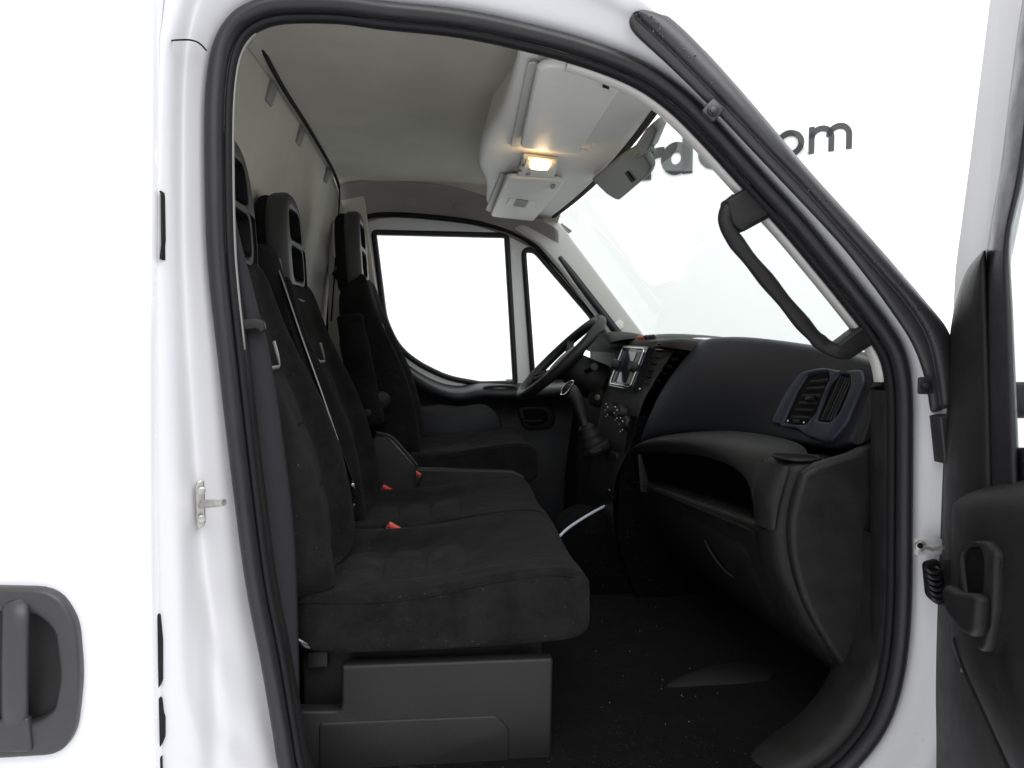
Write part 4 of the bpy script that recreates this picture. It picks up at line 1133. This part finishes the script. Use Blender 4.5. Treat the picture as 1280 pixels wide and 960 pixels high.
# plinth under the bench
pb = roundpoly(pl([(372, 884), (424, 884), (428, 878), (428, 828), (690, 819), (686, 1010), (372, 1010)], 0.115), [.004, .01, .01, .006, .006, .004, .004])
base_ = plate('bench_plinth', pb, [], 0.03, 'plastic_grey', bench, bevel=0.006)
pn = roundpoly(pl([(399, 902), (622, 893), (636, 908), (636, 1005), (399, 1005)], 0.103), 0.01)
plate('plinth_panel', pn, [], 0.012, 'plastic_grey', base_, bevel=0.004)
x0, x1 = at(372, 900, .14).x, at(684, 900, .14).x
box('plinth_box', V(((x0 + x1) / 2, 0.60, zr(-0.645))), (x1 - x0 - 0.01, 0.88, 0.20), 'plastic', base_, 0.01)
box('seat_frame', at(430, 822, 0.25) + V((0.06, 0.25, 0.0)), (0.46, 0.6, 0.02), 'black', base_, 0.004)
box('frame_bracket', at(398, 822, 0.14), (0.036, 0.02, 0.03), 'plastic_grey', base_, 0.004)
tube('recline_lever', [at(372, 800, .10), at(382, 806, .10), at(396, 810, .11)], [0.006, 0.008, 0.005], 'gloss', base_, n=8)
buckle(bench, at(493, 661, 0.535))
# belt tower on the bench shoulder
bz = roundpoly([at(x, y, 0.62) for x, y in ((338, 318), (349, 322), (352, 340), (352, 374), (337, 371))], 0.004)
bt_ = plate('belt_outlet', bz, [], 0.05, 'plastic_headrest', bench, bevel=0.005)
plate('outlet_slot', roundpoly([at(x, y, 0.585) for x, y in ((339, 321), (347, 324), (348, 338), (341, 336))], 0.003), [], 0.012, 'black', bt_, bevel=0.001)
sh_rows = []
for z, x, w in ((0.02, -0.40, .03), (0.10, -0.415, .075), (0.17, -0.43, .085), (0.215, -0.445, .07), (0.235, -0.452, .03)):
    sh_rows.append([V((x + .03, 0.56 + w * math.cos(R(a)), zr(z))) + V((0.035 * math.sin(R(a)), 0, 0)) for a in range(0, 360, 30)])
grid('belt_tower', sh_rows, 'seat', bench, cv=True, cap=True, sub=1)

drv = empty('driver_seat', V((0.1, 1.42, zr(-0.73))), 'black cloth driver seat with folded armrest behind the steering wheel', 'seat')
backrest(drv, 1.44, 0.235, 0.115, 0.07); headrest(drv, 1.44, 0.13, 0.075); cushion(drv, 1.43, 0.24, 0.05, 0.075)
box('seat_pedestal', V((0.06, 1.43, zr(-0.62))), (0.46, 0.42, 0.24), 'plastic', drv, 0.02)
arm = tube('armrest', catmull([at(437, 392, 1.165), at(441, 420, 1.165), at(449, 460, 1.16), at(457, 500, 1.155), at(462, 532, 1.15)], 5), [0.03] + [0.042] * 5 + [0.046] * 10 + [0.05] * 4 + [0.04], 'seat', drv, n=12, flat=0.55, upv=(1, 0, 0.4))
disc('armrest_pivot', at(476, 500, 1.17), (0.3, -1, 0), 0.028, 0.02, 'plastic', drv, 18)
disc('pivot_screw', at(459, 516, 1.10), (0, -1, 0), 0.012, 0.006, 'plastic_grey', drv, 14)
# seat side valance and the storage box between the seats
plate('side_valance', roundpoly(pl([(514, 584), (640, 587), (656, 595), (652, 640), (500, 640)], 1.14), 0.01), [], 0.03, 'plastic', drv, bevel=0.008)
buckle(drv, at(519, 592, 1.10))
cbx = empty('storage_box', at(490, 620, 1.05), 'black plastic storage box between bench and driver seat', 'storage box')
plate('box_side', roundpoly(pl([(455, 560), (472, 540), (488, 546), (520, 582), (520, 640), (450, 640)], 1.07), 0.012), [], 0.09, 'plastic', cbx, bevel=0.01)
tube('box_rim', catmull([at(470, 541, 1.02), at(488, 546, 1.02), at(504, 562, 1.02), at(521, 582, 1.02)], 4), 0.005, 'plastic_grey', cbx, n=8)
buckle(cbx, at(484, 612, 1.0))

# ==================================================================== BELTS
b1 = empty('seat_belt', at(360, 950, 0.05), 'wide black seat belt running down the near door pillar', 'seat belt')
LE = [(283, 215), (287, 260), (291, 320), (298, 395), (302, 440), (311, 540), (322, 660), (333, 780), (344, 900), (350, 1000)]
RE = [(288, 240), (297, 290), (310, 340), (324, 395), (336, 440), (352, 540), (367, 660), (372, 780), (374, 900), (374, 1000)]
rows = []
for a, b in zip(catmull([(*p, 0) for p in LE], 4), catmull([(*p, 0) for p in RE], 4)):
    rows.append([at(a.x, a.y, 0.036), at(lerp(a.x, b.x, .08), lerp(a.y, b.y, .08), 0.0325), at(lerp(a.x, b.x, .5), lerp(a.y, b.y, .5), 0.031), at(lerp(a.x, b.x, .92), lerp(a.y, b.y, .92), 0.036), at(b.x, b.y, 0.044)])
grid('webbing', rows, 'belt', b1, solid=0.003)
gd = plate('belt_loop', roundpoly(pl([(290, 402), (318, 397), (330, 400), (333, 413), (326, 417), (322, 411), (296, 414), (290, 414)], 0.020), 0.005), [], 0.014, 'plastic_grey', b1, bevel=0.004)
disc('anchor_bolt', at(303, 418, 0.030), (0, -1, 0), 0.0085, 0.008, 'plastic_grey', b1, 16)
disc('bolt_socket', at(303, 418, 0.021), (0, -1, 0), 0.004, 0.002, 'black', b1, 6)
b2 = empty('seat_belt', at(445, 625, 0.62), 'narrow seat belt drawn edge-on across the middle seat backrest', 'seat belt')
pth = catmull([at(345, 334, 0.56), at(352, 352, 0.52), at(375, 420, 0.48), at(400, 490, 0.47), at(424, 560, 0.48), at(441, 606, 0.50)], 6)
rows = []
for p in pth:
    rows.append([p + V((0.004, -0.004, 0)), p + V((0.005, -0.003, 0.0)), p + V((-0.018, 0.030, 0.0)), p + V((-0.019, 0.029, 0))])
grid('webbing', rows, 'belt', b2, solid=0.0015)
tube('webbing_edge', [p + V((0.004, -0.005, 0)) for p in pth[:24]], 0.0016, 'belt_light', b2, n=6)
tube('tongue', [at(440, 600, 0.50), at(443, 615, 0.50), at(444, 632, 0.51)], [0.008, 0.012, 0.006], 'gloss', b2, n=10, flat=0.6)
disc('stop_button', at(441, 606, 0.488), (0.3, -1, 0), 0.004, 0.003, 'steel', b2, 10)
disc('stop_button', at(442, 631, 0.495), (0.3, -1, 0), 0.003, 0.003, 'chrome', b2, 10)

# ==================================================================== OPEN PASSENGER DOOR
TH = 68
dv_ = V((-math.cos(R(TH)), -math.sin(R(TH)), 0)); dn = V((-math.sin(R(TH)), math.cos(R(TH)), 0))      # along the door / inner face normal (into view)
D0 = at(1176, 700, -0.075)
if dn.dot(CAM - D0) < 0: dn = -dn


def dp(px, py, off=0.0): return onp(px, py, D0 + dn * off, dn)


door = empty('passenger_door', D0 + V((0, 0, -0.6)) - van.location, None); door.parent = van


def dplate(name, pts, off, th, m, parent, r=0.01, bev=0.004, holes=()):
    return plate(name, roundpoly([dp(x, y, off) for x, y in pts], r), [roundpoly([dp(x, y, off) for x, y in h], r) for h in holes], th, m, parent, bevel=bev, normal=dn, up=(0, 0, 1))


# window surround (white outer frame, black inner seal), glass and mirror triangle
wf = dplate('window_frame', [(1206, 335), (1226, 190), (1253, -20), (1275, -200), (1500, -260), (1500, 40), (1330, 60), (1296, 110), (1268, 240), (1250, 330), (1240, 440), (1200, 440)], -0.05, 0.03, 'paint_frame', door, 0.004, 0.004)
ol = [(1290, -60), (1273, 30), (1251, 206), (1234, 312), (1231, 437), (1236, 620)]
il = [(1330, -20), (1302, 70), (1281, 220), (1264, 300), (1267, 400), (1276, 620)]
rows = []
for a, b in zip(catmull([(*p, 0) for p in ol], 5), catmull([(*p, 0) for p in il], 5)):
    rows.append([dp(a.x, a.y, -0.06), dp(a.x, a.y, -0.008), dp(lerp(a.x, b.x, .2), lerp(a.y, b.y, .2), 0.002), dp(lerp(a.x, b.x, .5), lerp(a.y, b.y, .5), 0.000), dp(lerp(a.x, b.x, .85), lerp(a.y, b.y, .85), 0.002), dp(b.x, b.y, -0.008), dp(b.x, b.y, -0.05)])
grid('window_seal', rows, 'rubber', door, sub=1)
dplate('door_window', [(1262, 300), (1285, 200), (1330, 20), (1500, -40), (1500, 640), (1272, 640)], -0.035, 0.005, 'glass', door, 0.004, 0.0)
rows = []
for a, b in zip(catmull([(*p, 0) for p in [(1229, 313), (1207, 340), (1193, 384), (1186, 430), (1181, 500), (1177, 600), (1174, 700)]], 4), catmull([(*p, 0) for p in [(1232, 313), (1234, 340), (1235, 384), (1236, 430), (1238, 500), (1240, 600), (1242, 700)]], 4)):
    rows.append([dp(a.x, a.y, -0.05), dp(a.x, a.y, -0.012), dp(lerp(a.x, b.x, .12), a.y, 0.002), dp(lerp(a.x, b.x, .5), lerp(a.y, b.y, .5), 0.009), dp(lerp(a.x, b.x, .9), b.y, 0.004), dp(b.x, b.y, -0.004)])
grid('mirror_corner_trim', rows, 'plastic', door, sub=1)
box('mirror_arm', dp(1279, 500, -0.06), (0.06, 0.03, 0.05), 'rubber_matt', door, 0.01)
tube('mirror_edge', [dp(1276, 516, -0.055), dp(1300, 514, -0.055)], 0.004, 'chrome', door, n=8)
# door shell and card
dplate('door_shell', [(1174, 560), (1240, 560), (1500, 560), (1500, 1250), (1166, 1250), (1170, 800)], -0.03, 0.04, 'plastic', door, 0.01, 0.006)
rows = []
for px, w in ((1189, 0), (1193, .4), (1204, .85), (1225, 1), (1262, 1), (1320, 1), (1420, 1)):
    top = 612 + 18 * max(0, (1215 - px) / 26) - 0.12 * max(0, px - 1215)
    bot = 800 + (px - 1189) * 2.15
    h = 0.045 * w
    rows.append([dp(px, top - 4, -0.01), dp(px, top, 0.25 * h), dp(px, top + 8, 0.75 * h), dp(px, top + 26, h), dp(px, lerp(top, bot, .35), h), dp(px, lerp(top, bot, .7), h), dp(px, bot - 14, h * .9), dp(px, bot, h * .5), dp(px, bot + 8, -0.01)])
grid('armrest', rows, 'plastic', door, sub=2)
dplate('pull_bezel', [(1203, 690), (1214, 677), (1240, 676), (1252, 690), (1250, 760), (1240, 812), (1230, 816), (1214, 780), (1204, 740)], 0.048, 0.014, 'plastic', door, 0.012, 0.005,
       holes=[[(1207, 695), (1216, 684), (1230, 683), (1238, 696), (1236, 745), (1226, 760), (1212, 745)]])
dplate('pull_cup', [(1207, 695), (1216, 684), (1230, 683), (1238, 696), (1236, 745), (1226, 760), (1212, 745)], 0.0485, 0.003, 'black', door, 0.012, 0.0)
lv = []
for (x, y, w, o) in ((1188, 733, 4, .058), (1192, 745, 13, .066), (1202, 757, 17, .070), (1214, 768, 18, .068), (1224, 772, 16, .06), (1231, 765, 9, .052)):
    lv.append([dp(x + dx * 0.6, y - w, o - .012) if dx < 0 else None for dx in ()])
dplate('door_latch_lever', [(1185, 742), (1189, 731), (1203, 740), (1212, 741), (1226, 742), (1231, 750), (1228, 790), (1222, 797), (1210, 790), (1192, 768)], 0.062, 0.018, 'plastic_grey', door, 0.008, 0.007)
disc('card_screw', dp(1203, 838, 0.004), dn, 0.003, 0.002, 'steel', door, 8)
tube('card_edge', catmull([dp(1196, 800, .012), dp(1212, 846, .014), dp(1240, 905, .014), dp(1275, 985, .014)], 4), 0.006, 'plastic_grey', door, n=8)
